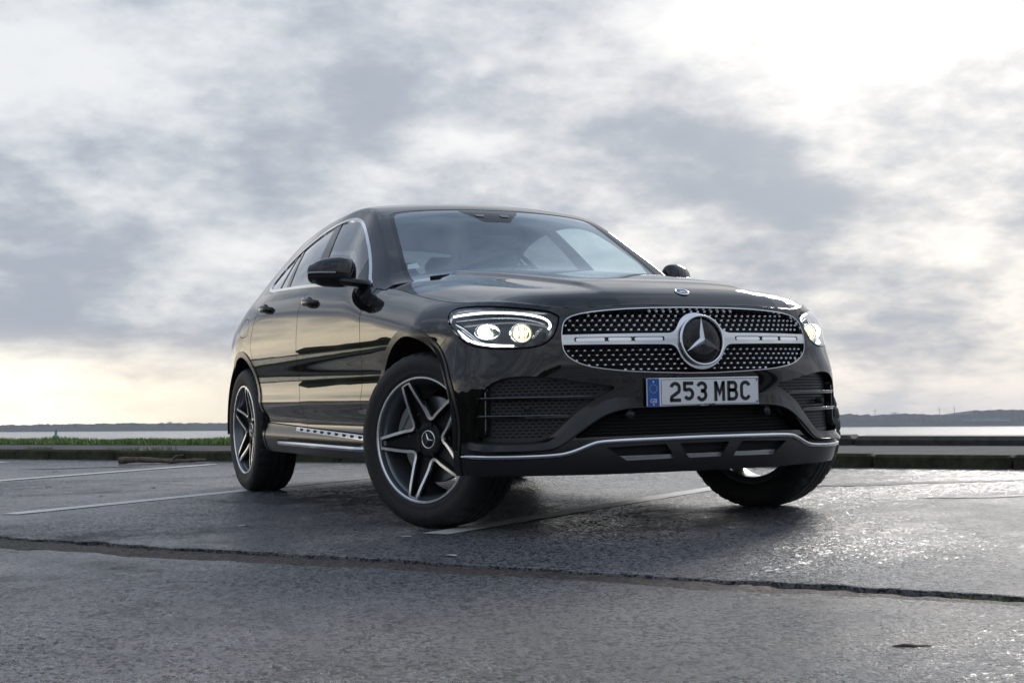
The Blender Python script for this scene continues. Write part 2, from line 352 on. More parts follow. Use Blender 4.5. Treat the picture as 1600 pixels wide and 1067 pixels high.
def cut(p, f):
    """split by the sign of f at the vertices, edges cut where f crosses zero; returns (negative side, positive side)"""
    f = np.where(np.abs(f) < 1e-6, 1e-6, f); neg = f < 0
    A, B = [], []; ev, eN, eU = [], [], []; cache = {}; n0 = len(p.V)
    ng = neg.tolist()
    for face in p.F:
        k = sum(ng[i] for i in face)
        if k == len(face): A.append(face)
        elif k == 0: B.append(face)
        else:
            a, b = [], []; m = len(face)
            for q in range(m):
                i, j = face[q], face[(q+1) % m]
                (a if ng[i] else b).append(i)
                if ng[i] != ng[j]:
                    key = (i, j) if i < j else (j, i)
                    if key not in cache:
                        t = f[key[0]]/(f[key[0]]-f[key[1]]); cache[key] = n0+len(ev)
                        ev.append(p.V[key[0]]*(1-t)+p.V[key[1]]*t); eN.append(p.N[key[0]]*(1-t)+p.N[key[1]]*t); eU.append(p.UV[key[0]]*(1-t)+p.UV[key[1]]*t)
                    a.append(cache[key]); b.append(cache[key])
            if len(a) > 2: A.append(tuple(a))
            if len(b) > 2: B.append(tuple(b))
    if ev:
        V = np.vstack([p.V, ev]); N = np.vstack([p.N, eN]); U = np.vstack([p.UV, eU]); N /= np.linalg.norm(N, axis=1, keepdims=True)+1e-12
    else: V, N, U = p.V, p.N, p.UV
    return compact(V, N, U, A), compact(V, N, U, B)
def gapcut(p, fn, g=.0025):
    """panel inside and the rest outside, with a shut line of width 2g between them"""
    a = cut(p, fn(p)+g)[0]; b = cut(p, fn(p)-g)[1]; return a, b
def mirror(p):
    m = np.array([1, -1, 1]); return Pn(p.V*m, p.N*m, p.UV, [f[::-1] for f in p.F])
def sdf(poly, Q):
    P = np.asarray(poly, float); d = np.full(len(Q), 1e9); ins = np.zeros(len(Q), bool); x, y = Q[:, 0], Q[:, 1]
    for i in range(len(P)):
        a, b = P[i], P[(i+1) % len(P)]; ab = b-a; L = ab@ab
        if L < 1e-14: continue
        t = np.clip(((x-a[0])*ab[0]+(y-a[1])*ab[1])/L, 0, 1)
        d = np.minimum(d, np.hypot(x-a[0]-t*ab[0], y-a[1]-t*ab[1]))
        if a[1] != b[1]: ins ^= ((a[1] > y) != (b[1] > y)) & (x < (b[0]-a[0])*(y-a[1])/(b[1]-a[1])+a[0])
    return np.where(ins, -d, d)
def chaikin(P, n=2, closed=True):
    P = [np.array(q, float) for q in P]
    for _ in range(n):
        Q = []; m = len(P)
        if not closed: Q.append(P[0])
        for i in range(m if closed else m-1):
            a, b = P[i], P[(i+1) % m]; Q += [a*.75+b*.25, a*.25+b*.75]
        if not closed: Q.append(P[-1])
        P = Q
    return np.array(P)
def panel(name, pieces, m, parent, lip=.014, off=0, lipin=0):
    """link pieces as ONE mesh: smooth outer skin moved out by off, cut edges folded inwards by lip"""
    VV, NN, FF, o = [], [], [], 0
    for p in pieces:
        if not p.F: continue
        V = p.V+p.N*off; VV.append(V); NN.append(p.N); FF += [tuple(i+o for i in f) for f in p.F]; base = o; o += len(V)
        if lip:
            cnt = {}
            for f in p.F:
                for q in range(len(f)):
                    i, j = f[q], f[(q+1) % len(f)]
                    if (j, i) in cnt: cnt.pop((j, i))
                    else: cnt[(i, j)] = 1
            ed = [e for e in cnt if not (abs(p.V[e[0]][1]) < 1e-4 and abs(p.V[e[1]][1]) < 1e-4)]
            if ed:
                acc = {}
                for i, j in ed:
                    t = p.V[j]-p.V[i]; nn = np.cross(t, (p.N[i]+p.N[j])/2)
                    for q in (i, j): acc[q] = acc.get(q, 0)+nn
                ids = {q: k for k, q in enumerate(acc)}; q = list(acc)
                en = np.array([acc[k] for k in q]); en /= np.linalg.norm(en, axis=1, keepdims=True)+1e-12
                top = V[q]; bot = top-p.N[q]*lip-en*lipin
                k = len(q); VV += [top, bot]; NN += [en, en]
                FF += [(o+ids[j], o+ids[i], o+k+ids[i], o+k+ids[j]) for i, j in ed]; o += 2*k
    V = np.vstack(VV); N = np.vstack(NN)
    me = bpy.data.meshes.new(name); me.from_pydata(V.tolist(), [], FF); me.materials.append(m)
    me.polygons.foreach_set('use_smooth', [True]*len(FF)); me.update()
    me.normals_split_custom_set_from_vertices([tuple(n) for n in N])
    ob = bpy.data.objects.new(name, me); COL.objects.link(ob); ob.parent = parent; return ob
# ---------------------------------------------------------------- the car
car = empty('car')
tag(car, 'glossy black coupe SUV with studded star grille and lit headlights, parked on wet tarmac', 'car')
_ss = np.linspace(0, S_END, 4000); _cx = C_of(_ss)[:, 0]
def s_x(x): return float(np.interp(-x, -_cx, _ss))                         # flank: plan length for a given x
def S1z(s, z):
    s = np.asarray(s, float); z = np.asarray(z, float); x = C_of(s)[..., 0]
    z0 = .235+.02*sm(.4, .0, x)+.05*sm(-3.0, -3.6, x); return S1(s, (z-z0)/(top_z(s)-z0))
def S1n(s, z):
    e = .004; a = S1z(s+e, z)-S1z(s-e, z); b = S1z(s, z+e)-S1z(s, z-e); n = np.cross(a, b); return n/np.linalg.norm(n, axis=-1, keepdims=True)
_sf = np.linspace(0, 1.45, 1500)
def s_y(y, z):                                                             # front: plan length for a given half width at height z
    yy = S1z(_sf, np.full(1500, z))[:, 1]; return float(np.interp(y, yy, _sf))
U1 = np.r_[np.arange(0, 1.75, .008), np.arange(1.75, 4.1, .014), np.arange(4.1, S_END, .03), S_END]
base = mkgrid(S1, U1, np.linspace(0, 1, 116), lambda P, u, v: np.stack([u, P[:, 2]], -1))
FY = lambda pts, n=2: chaikin([(s_y(abs(y), z)*(1 if y >= 0 else -1), z) for y, z in pts], n)       # front view outline -> unrolled
SX = lambda pts, n=2: chaikin([(s_x(x), z) for x, z in pts], n)                                    # side view outline -> unrolled
rest = base
AF, AR = (-.02, .385), (-2.865, .385)
arch = lambda p, r: np.minimum(np.hypot(p.V[:, 0]-AF[0], p.V[:, 2]-AF[1]), np.hypot(p.V[:, 0]-AR[0], p.V[:, 2]-AR[1]))-r
rest = cut(rest, arch(rest, .418))[1]
trim, rest = cut(rest, arch(rest, .453))
tf, tr_ = cut(trim, -(trim.V[:, 0]+1.4))
# outlines measured on the car
HL = [(.262,.868,.893),(.292,.843,.904),(.424,.775,.903),(.57,.685,.886),(.652,.562,.861),(.664,.575,.815),(.667,.600,.762),(.645,.655,.729),(.567,.765,.725),(.483,.848,.736),(.415,.890,.762),(.335,.898,.818),(.270,.885,.868)]
def s_near(q):
    ss = np.linspace(.2, 1.5, 900); P = S1z(ss, np.full(900, q[2])); return float(ss[np.argmin((P[:, 0]-q[0])**2+(P[:, 1]-q[1])**2)])
HLP = chaikin([(s_near(q), q[2]) for q in HL], 1)
GRP = FY([(-.25,.884),(0,.886),(.25,.882),(.42,.871),(.510,.857),(.552,.836),(.568,.79),(.571,.745),(.566,.71),(.545,.682),(.490,.653),(.404,.637),(.27,.625),(0,.616),(-.25,.625)], 1)
ITP = FY([(.36,.572),(.46,.585),(.58,.607),(.70,.622),(.79,.612),(.842,.565),(.862,.47),(.868,.40),(.85,.368),(.74,.364),(.655,.366),(.615,.388),(.555,.447),(.49,.505),(.43,.538)])
AWP = FY([(-.2,.532),(0,.532),(.34,.531),(.40,.526),(.46,.498),(.53,.44),(.60,.383),(.635,.360),(.70,.353),(.855,.356),(.882,.372),(.880,.342),(.845,.332),(.64,.334),(.585,.352),(.50,.418),(.43,.466),(.36,.487),(.28,.492),(0,.492),(-.2,.492)])
LGP = FY([(-.2,.488),(0,.488),(.28,.488),(.36,.483),(.43,.462),(.50,.414),(.548,.374),(.47,.379),(.44,.379),(0,.384),(-.2,.384)], 1)
SKP = FY([(-.2,.377),(0,.377),(.30,.375),(.44,.372),(.475,.364),(.545,.336),(.60,.325),(.78,.320),(.893,.322),(.893,.300),(.80,.296),(.62,.299),(.55,.309),(.475,.340),(.44,.350),(.30,.354),(0,.356),(-.2,.356)], 1)
hl, rest = gapcut(rest, lambda p: sdf(HLP, p.UV), .003)
gr, rest = cut(rest, sdf(GRP, rest.UV))
it, rest = cut(rest, sdf(ITP, rest.UV))
aw, rest = cut(rest, sdf(AWP, rest.UV))
lg, rest = cut(rest, sdf(LGP, rest.UV))
sk, rest = cut(rest, sdf(SKP, rest.UV))
# below the silver strip: skid panel
sb, rest = cut(rest, np.maximum(rest.UV[:, 1]-np.interp(rest.UV[:, 0], [0, s_y(.44,.36), s_y(.55,.32), s_y(.62,.31), 1.2, 1.5], [.366,.36,.322,.31,.31,.31]), rest.UV[:, 0]-s_y(.885,.30)))
# bumper up to the seam behind the headlight
s_b = s_near((.335,.90,.80))
bump_l, rest = gapcut(rest, lambda p: p.UV[:, 0]-(s_b+.10*np.clip((.80-p.UV[:, 1])/.06, -1, 1)), .0018)
# side panels
rock_top = lambda s: np.interp(s, [s_x(-.40), s_x(-2.40)], [.372, .416])
rk, rest = gapcut(rest, lambda p: np.maximum(p.UV[:, 1]-rock_top(p.UV[:, 0]), np.maximum(s_x(-.2)-p.UV[:, 0], p.UV[:, 0]-s_x(-2.6))), .003)
FD = SX([(-.70,1.25),(-.697,1.08),(-.668,1.03),(-.650,.965),(-.630,.88),(-.632,.80),(-.655,.62),(-.69,.46),(-.70,.30),(-1.615,.30),(-1.61,.395),(-1.66,.53),(-1.688,.64),(-1.676,.83),(-1.655,.985),(-1.63,1.10),(-1.63,1.25)], 2)
RD = SX([(-1.63,1.25),(-1.63,1.10),(-1.655,.985),(-1.676,.83),(-1.688,.64),(-1.66,.53),(-1.61,.395),(-1.615,.30),(-2.35,.30),(-2.36,.42),(-2.415,.56),(-2.50,.70),(-2.635,.83),(-2.615,.91),(-2.53,1.04),(-2.42,1.13),(-2.40,1.25)], 2)
fd, rest = gapcut(rest, lambda p: sdf(FD, p.UV), .003)
rd, rest = gapcut(rest, lambda p: sdf(RD, p.UV), .003)
FL = SX([(-2.70,1.03),(-2.88,1.02),(-2.93,.97),(-2.90,.92),(-2.72,.915),(-2.67,.96)], 2)
TLP = SX([(-3.22,1.05),(-3.6,1.09),(-3.6,.90),(-3.40,.90),(-3.28,.96)], 1)
fuel, rest_noflap = gapcut(rest, lambda p: sdf(FL, p.UV), .002)
tl, rest2 = gapcut(rest, lambda p: np.maximum(sdf(TLP, p.UV), s_x(-3.1)-p.UV[:, 0]), .002)
tl2, rest_noflap = gapcut(rest_noflap, lambda p: np.maximum(sdf(TLP, p.UV), s_x(-3.1)-p.UV[:, 0]), .002)
fen, quar = cut(rest2, s_x(-1.6)*0-(rest2.V[:, 0]+1.6)); fen_r, quar_r = cut(rest_noflap, -(rest_noflap.V[:, 0]+1.6))
B2 = lambda p: [p, mirror(p)]
panel('front_bumper', B2(bump_l), PAINT, car, .03)
for sgn, nm in ((1, 'l'), (-1, 'r')):
    f_ = (lambda p: p) if sgn > 0 else mirror
    panel('front_fender', [f_(fen)], PAINT, car); 
    q_ = panel('rear_quarter', [f_(quar if sgn > 0 else quar_r)], PAINT, car)
    if sgn < 0: panel('fuel_flap', [mirror(fuel)], PAINT, q_, .01)
    panel('tail_lamp', [f_(tl)], mat('red_lamp_glass', (.30,.006,.008), .1, 0, .6) if sgn > 0 else bpy.data.materials['red_lamp_glass'], car, .02)
    panel('arch_trim', [f_(tf)], SATIN, car, .035, .005); panel('arch_trim', [f_(tr_)], SATIN, car, .035, .005)
    # sill cladding; running board's mirror image built on as chrome strip and dark studs
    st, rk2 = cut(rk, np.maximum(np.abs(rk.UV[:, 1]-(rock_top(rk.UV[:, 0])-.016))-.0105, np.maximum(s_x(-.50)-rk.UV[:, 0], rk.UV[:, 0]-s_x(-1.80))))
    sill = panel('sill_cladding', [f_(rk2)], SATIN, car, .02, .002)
    panel('board_reflection_strip', [f_(st)], CHROME, sill, .006, .004)
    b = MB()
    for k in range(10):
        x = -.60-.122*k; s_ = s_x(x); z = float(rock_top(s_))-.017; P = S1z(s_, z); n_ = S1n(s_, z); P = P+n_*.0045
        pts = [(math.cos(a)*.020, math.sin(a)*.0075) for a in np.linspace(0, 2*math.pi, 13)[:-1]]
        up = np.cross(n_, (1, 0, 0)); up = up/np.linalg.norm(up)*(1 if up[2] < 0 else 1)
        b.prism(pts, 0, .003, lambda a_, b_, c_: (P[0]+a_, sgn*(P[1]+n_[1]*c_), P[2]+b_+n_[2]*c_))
    o = b.build('reflected_studs', DULL, sill); o['kind'] = 'stuff'
    d1 = panel('front_door', [f_(fd)], PAINT, car); d2 = panel('rear_door', [f_(rd)], PAINT, car)
    for d_, x0, z0 in ((d1, -1.47, 1.043), (d2, -2.315, 1.060)):
        s_ = s_x(x0); P = S1z(s_, z0); b = MB()
        pts = []
        for q in np.linspace(-1, 1, 13):
            xx = x0+.108*q; Q = S1z(s_x(xx), z0+.010*q*-1+.0)
            pts.append((xx, sgn*(Q[1]+.036*(1-abs(q)**4)-.006), Q[2]))
        b.tube(pts, [.010+.007*(1-abs(q)**2) for q in np.linspace(-1, 1, 13)], 10, squash=(.75, 1.35)); b.build('door_handle', PAINT, d_)
        b = MB(); n_ = S1n(s_, z0-.004); Q = S1z(s_, z0-.004)
        b.lathe([(.0, .0012), (.03, .0014), (.05, .0012), (.052, -.002)], 24); o = b.build('handle_cup', DULL, d_)
        o.location = (Q[0]+.005, sgn*(Q[1]+.0012), Q[2]); o.scale = (1.15, 1 if sgn > 0 else 1, .62)
        o.rotation_euler = (math.asin(-n_[2])*-1*sgn if sgn > 0 else math.asin(n_[2])*-1, 0, 0 if sgn > 0 else math.pi)
    # running board
    b = MB(); prof = [(.845,.300),(.955,.296),(.972,.302),(.976,.313),(.968,.323),(.90,.328),(.845,.328)]
    xs = [-.56,-.60,-.70,-1.3,-1.95,-2.03,-2.06]; sc_ = [.55,.85,1,1,1,.85,.5]
    vs_ = [(x, sgn*(.86+(y-.86)*k), .313+(z-.313)*(.6+.4*k)) for x, k in zip(xs, sc_) for y, z in prof]; n_ = len(prof)
    fs_ = [(i*n_+j, i*n_+(j+1) % n_, (i+1)*n_+(j+1) % n_, (i+1)*n_+j) for i in range(len(xs)-1) for j in range(n_)]+[tuple(range(n_)), tuple(range(len(vs_)-n_, len(vs_)))]
    b.add(vs_, fs_, True); rb = b.build('running_board', SILVER, car, 35)
    b = MB()
    for k in range(30):
        x = -.70-.044*k; b.box((x, sgn*.948, .3265), (.022, .036, .006), Matrix.Rotation(.6*sgn, 3, 'Z'))
    o = b.build('tread_ribs', RUBBER, rb); o['kind'] = 'stuff'
    b = MB(); b.box((-1.31, sgn*.82, .312), (1.40, .10, .022)); b.build('board_bracket', VOID, rb)
    # wheel housings
    for (ax, az) in (AF, AR):
        b = MB(); b.lathe([(.435, .46), (.435, .925)], 40, c=(ax, 0, az), a0=-.12, a1=math.pi+.12)
        b.add([(ax+.45*math.cos(a), .46, az+.45*math.sin(a)) for a in np.linspace(-.12, math.pi+.12, 30)]+[(ax, .46, .26)], [tuple(range(31))])
        if sgn < 0: b.v = [(x, -y, z) for x, y, z in b.v]
        b.build('wheel_arch_liner', VOID, car)
b = MB(); b.box((-1.45, 0, .262), (4.2, .90, .06)); b.box((-1.44, 0, .31), (1.75, 1.60, .04)); b.box((-3.45, 0, .42), (.55, 1.2, .25)); b.box((.10, 0, .55), (.92, .84, .56)); b.build('underbody', VOID, car)
# ---- front end inserts
g2 = B2(gr); gfr = cut(gr, sdf(GRP, gr.UV)+.0036); 
panel('grille_frame', B2(gfr[1]), SILVER, car, .02, 0)
grille = panel('grille', B2(gfr[0]), VOID, car, 0, -.060)
YZ = lambda p: (p.V[:, 1], p.V[:, 2])
BZ = .757
def f_bar(p):
    y, z = YZ(p); a = np.abs(z-BZ)-(.0235-.004*np.clip(y/.56, 0, 1)); d = np.hypot(y, z-.748)-.114
    k = .035; h = np.clip(.5+.5*(a-d)/k, 0, 1); return a*(1-h)+d*h-k*h*(1-h)
gb = cut(gfr[0], f_bar(gfr[0]))[0]
fs = lambda p: np.maximum(np.abs(YZ(p)[1]-BZ)-.0085, np.maximum(.165-YZ(p)[0], YZ(p)[0]-.525))
slot, gb2 = cut(gb, fs(gb))
gbar = panel('grille_bar', B2(gb2), SILVER, car, .03, -.002)
[panel('bar_slot', [q], GLOSSBLACK, gbar, 0, -.010) for q in B2(slot)]
for y0, y1 in ((.172,.292),(.306,.398),(.412,.519)):
    pc = cut(slot, np.maximum(np.abs(YZ(slot)[1]-BZ+.0008)-.0068, np.maximum(y0-YZ(slot)[0], YZ(slot)[0]-y1)))[0]
    for q in B2(pc): panel('bar_blade', [q], MACHINED, gbar, .006, -.003)
pins, lat = MB(), MB()
def pt(s, z, d): P = S1z(abs(s), z); n = S1n(max(abs(s), .005), z); P = P+n*d; return (np.array([P[0], P[1]*(1 if s >= 0 else -1), P[2]]), np.array([n[0], n[1]*(1 if s >= 0 else -1), n[2]]))
DZ, DS = .0192, .0335
for r_ in range(-9, 10):
    z = BZ+r_*DZ+(.004 if r_ > 0 else -.004)
    if not .60 < z < .90: continue
    row = []
    for k in range(-20, 21):
        s = (k+.5*(r_ % 2))*DS; Q = np.array([[abs(s), z]])
        if sdf(GRP, Q)[0] > -.006: continue
        row.append(s)
        P, n = pt(s, z, -.018); y = abs(P[1])
        class _q: V = np.array([[0, y, z]])
        if f_bar(_q)[0] < .007: continue
        t1 = np.cross((0, 0, 1), n); t1 /= np.linalg.norm(t1); t2 = np.cross(n, t1)
        ring = [P+t1*.0068*math.cos(a)+t2*.0048*math.sin(a) for a in np.linspace(0, 2*math.pi, 9)[:-1]]; ri2 = [P+n*.005+(q-P)*.55 for q in ring]
        pins.add(ring+ri2+[P+n*.0065], [(i, (i+1) % 8, 8+(i+1) % 8, 8+i) for i in range(8)]+[(8+i, 8+(i+1) % 8, 16) for i in range(8)], True)
        for ds, dz in ((DS*.5, DZ), (-DS*.5, DZ)):
            if sdf(GRP, np.array([[abs(s+ds), z+dz]]))[0] < 0: lat.tube([P-n*.004, pt(s+ds, z+dz, -.022)[0]], .0016, 5, caps=False)
    if len(row) > 2: lat.tube([pt(s, z, -.034)[0] for s in np.linspace(row[0], row[-1], 30)], .0035, 5)
o = pins.build('grille_studs', CHROME, grille); o['kind'] = 'stuff'
o = lat.build('grille_lattice', DULL, grille); o['kind'] = 'stuff'
# three-pointed star roundels
def star_mesh(b, C, X, Y, N, r, h, w=.105):
    C, X, Y, N = map(np.array, (C, X, Y, N)); top = C+N*h
    for k in range(3):
        a = math.pi/2+k*2*math.pi/3; tip = C+(X*math.cos(a)+Y*math.sin(a))*r+N*h*.25
        l = C+(X*math.cos(a+math.pi/3)+Y*math.sin(a+math.pi/3))*r*w*1.75; q = C+(X*math.cos(a-math.pi/3)+Y*math.sin(a-math.pi/3))*r*w*1.75
        b.add([top, tip, l, q], [(0, 2, 1), (0, 1, 3)])
def roundel(name, parent, C, N, r, up=(0,0,1), disc=GLOSSBLACK, ring=CHROME, starm=CHROME, rr=.055, dome=.06):
    N = np.array(N)/np.linalg.norm(N); X = np.cross(up, N); X /= np.linalg.norm(X); Y = np.cross(N, X); C = np.array(C)
    fr = lambda a, b_, c: C+X*a+Y*b_+N*c
    def lat_(prof, n=48):
        m_ = MB(); vs = [fr(q*math.cos(t), q*math.sin(t), h) for t in np.linspace(0, 2*math.pi, n+1)[:-1] for q, h in prof]; k = len(prof)
        m_.add(vs, [(i*k+j, i*k+j+1, ((i+1) % n)*k+j+1, ((i+1) % n)*k+j) for i in range(n) for j in range(k-1)], True); return m_
    d = lat_([(.0001, r*dome), (r*.5, r*dome*.8), (r*.95, 0), (r, -r*.1), (r, -r*.35)]).build(name, disc, parent)
    lat_([(r*(1+rr*math.cos(t)), r*(.02+rr*.9*math.sin(t))) for t in np.linspace(0, 2*math.pi, 9)]).build('ring', ring, d)
    m_ = MB(); star_mesh(m_, C+N*r*dome*.6, X, Y, N, r*.93, r*.17); m_.build('star', starm, d); return d
n0 = S1n(.01, .748); C0 = S1z(0., .748)+n0*.006
STARM = mat('bright_star', (.86,.87,.88), .16, 1)
roundel('star_emblem', car, C0, (n0[0], 0, n0[2]), .098, starm=STARM)
DARKCHROME = mat('dark_chrome', (.16,.165,.175), .12, 1)
# side intakes
for sgn in (1, -1):
    f_ = (lambda p: p) if sgn > 0 else mirror
    edge = sdf(ITP, it.UV)
    bk = panel('side_intake', [f_(it)], mat('intake_mesh_plastic', (.035,.037,.04), .42) if sgn > 0 else bpy.data.materials['intake_mesh_plastic'], car, 0, -.038)
    for zf, y0 in ((.532, .40), (.462, .50)):
        fin = cut(it, np.maximum(np.abs(it.UV[:, 1]-zf)-.0055, s_y(y0+.05, zf)-it.UV[:, 0]))[0]; fo = panel('intake_fin', [f_(fin)], GLOSSBLACK, bk, .034, -.004)
        b = MB(); b.tube([pt(sgn*s_, zf+.0045, -.003)[0] for s_ in np.linspace(s_y(y0+.06, zf), s_y(.855, zf), 24)], [.0032*min(1, .3+k/6) for k in range(24)], 6); b.build('fin_edge', DARKCHROME, fo)
    bl = cut(it, np.maximum(s_y(.826, .47)+.02*0-it.UV[:, 0], -(edge+.006)*-1*0+np.maximum(it.UV[:, 1]-.575, .385-it.UV[:, 1])))[0]
    panel('intake_blade', [f_(bl)], GLOSSBLACK, bk, .03, -.012); b = MB(); b.tube([pt(sgn*(s_y(.826, .47)+.012), z_, -.010)[0] for z_ in np.linspace(.392, .566, 10)], .0038, 6); b.build('blade_edge', DARKCHROME, bk)
    dm = MB(); 
    for r_ in range(20):
        z = .372+r_*.0125
        for k in range(40):
            s = .30+(k+.5*(r_ % 2))*.027
            if s > s_y(.82, .47) or sdf(ITP, np.array([[s, z]]))[0] > -.010: continue
            P, n = pt(s*sgn, z, -.0375); t1 = np.cross((0,0,1), n); t1 /= np.linalg.norm(t1); t2 = np.cross(n, t1)
            dm.add([P+t1*a*.0085+t2*c*.0024+n*.0008 for a, c in ((-1,-1),(1,-1),(1,1),(-1,1))]+[P+t1*a*.0085+t2*.0036+n*q for a, q in ((1,.004),(-1,.004))], [(0,1,2,3),(3,2,4,5)])
    o = dm.build('mesh_slots', VOID, bk); o['kind'] = 'stuff'
    P, n = pt(s_y(.70,.495)*sgn, .495, -.012); b = MB(); b.lathe([(.0001,.012),(.010,.012),(.012,.008),(.012,-.02)], 20); o = b.build('parking_sensor', DULL, bk)
    o.matrix_local = Matrix.Translation(P) @ Vector(n).to_track_quat('Y', 'Z').to_matrix().to_4x4()
_up = np.array([(s_y(y, z), z) for y, z in ((0,.532),(.34,.531),(.40,.526),(.46,.498),(.53,.44),(.60,.383),(.635,.360),(.70,.353),(.855,.356))]); _lo = np.array([(s_y(y, z), z) for y, z in ((0,.492),(.28,.492),(.36,.487),(.43,.466),(.50,.418),(.585,.352),(.64,.334),(.845,.332))])
zu, zl = np.interp(aw.UV[:, 0], _up[:, 0], _up[:, 1]), np.interp(aw.UV[:, 0], _lo[:, 0], _lo[:, 1]); kk = np.clip((zu-aw.UV[:, 1])/np.maximum(zu-zl, .015), 0, 1)   # the blade leans out towards its lower edge
lean = sm(.29, .42, aw.V[:, 1]); aw = Pn(aw.V+aw.N*(.022*kk*lean)[:, None], aw.N.copy(), aw.UV, aw.F); aw.N[:, 2] += .50*lean; aw.N /= np.linalg.norm(aw.N, axis=1, keepdims=True)
panel('bumper_wing', B2(aw), GLOSSBLACK, car, .05, .001)
wing_ = [o for o in car.children if o.name == 'bumper_wing'][0]
for sgn in (1, -1):
    b = MB(); b.tube([pt(sgn*s_y(y, z), z, .010)[0] for y, z in chaikin([(.02,.4905),(.28,.4905),(.36,.4855),(.43,.4645),(.50,.4165),(.585,.3505),(.64,.3325),(.845,.3305)], 2, False)], .0048, 8); b.v = [(x+.010*float(sm(.29, .42, abs(y))), y, z) for x, y, z in b.v]; b.build('wing_bead', GLOSSBLACK, wing_)
low = panel('lower_grille', B2(lg), VOID, car, 0, -.065)
for k in range(7):
    z = .392+k*.0135; ym = np.interp(z, [.385,.46,.49], [.50,.40,.26]); b = MB()
    b.tube([pt(s, z, -.045)[0] for s in np.linspace(-s_y(ym, z), s_y(ym, z), 24)], .0045, 6, squash=(1.6, .5)); b.build('lower_slat', DULL, low)
for sgn in (1, -1):
    P, n = pt(s_y(.321,.463)*sgn, .463, -.01); b = MB(); b.lathe([(.0001,.012),(.0125,.0115),(.0145,.009),(.0175,.009),(.0185,.004),(.0185,-.05)], 24); o = b.build('parking_sensor', SATIN, low)
    o.matrix_local = Matrix.Translation(P) @ Vector(n).to_track_quat('Y', 'Z').to_matrix().to_4x4()
panel('skid_ledge', B2(sk), GLOSSBLACK, car, .03, .004)
b = MB(); half = [(y, z) for y, z in chaikin([(0,.366),(.30,.3645),(.44,.361),(.475,.352),(.545,.3225),(.60,.312),(.78,.308),(.893,.311)], 2, False)]
full = [(-y, z) for y, z in half[::-1]]+list(half[1:]); b.tube([pt(s_y(abs(y), z)*(1 if y >= 0 else -1), z, .004)[0] for y, z in full], [.0105*min(1, (.93-abs(y))/.12+.25) for y, z in full], 12, squash=(1.15, 1)); b.build('skid_strip', CHROME, car)
wins = [[(-.115,.345),(.115,.345),(.075,.288),(-.075,.288)], [(.175,.345),(.42,.338),(.34,.286),(.135,.288)]]
skb = sb; rec = []
for w_ in wins:
    pl = [(y, z) for y, z in w_]; a_, skb = cut(skb, sdf(pl, np.stack([skb.V[:, 1], skb.V[:, 2]], -1))); rec.append(a_)
GREYPL = mat('dark_grey_bumper_plastic', (.014,.0145,.016), .3, 0, .2)
sp = panel('skid_panel', B2(skb), GREYPL, car, .03, .004)
for a_ in rec:
    for q in ([a_, mirror(a_)] if a_ is not rec[0] else [None]):
        pcs = [q] if q is not None else B2(a_)
        hi = [cut(p_, .302-p_.V[:, 2]) for p_ in pcs]
        o = panel('skid_recess', [h[0] for h in hi], VOID, sp, .0, -.028); panel('recess_lip', [h[1] for h in hi], SILVER, sp, .006, -.010)
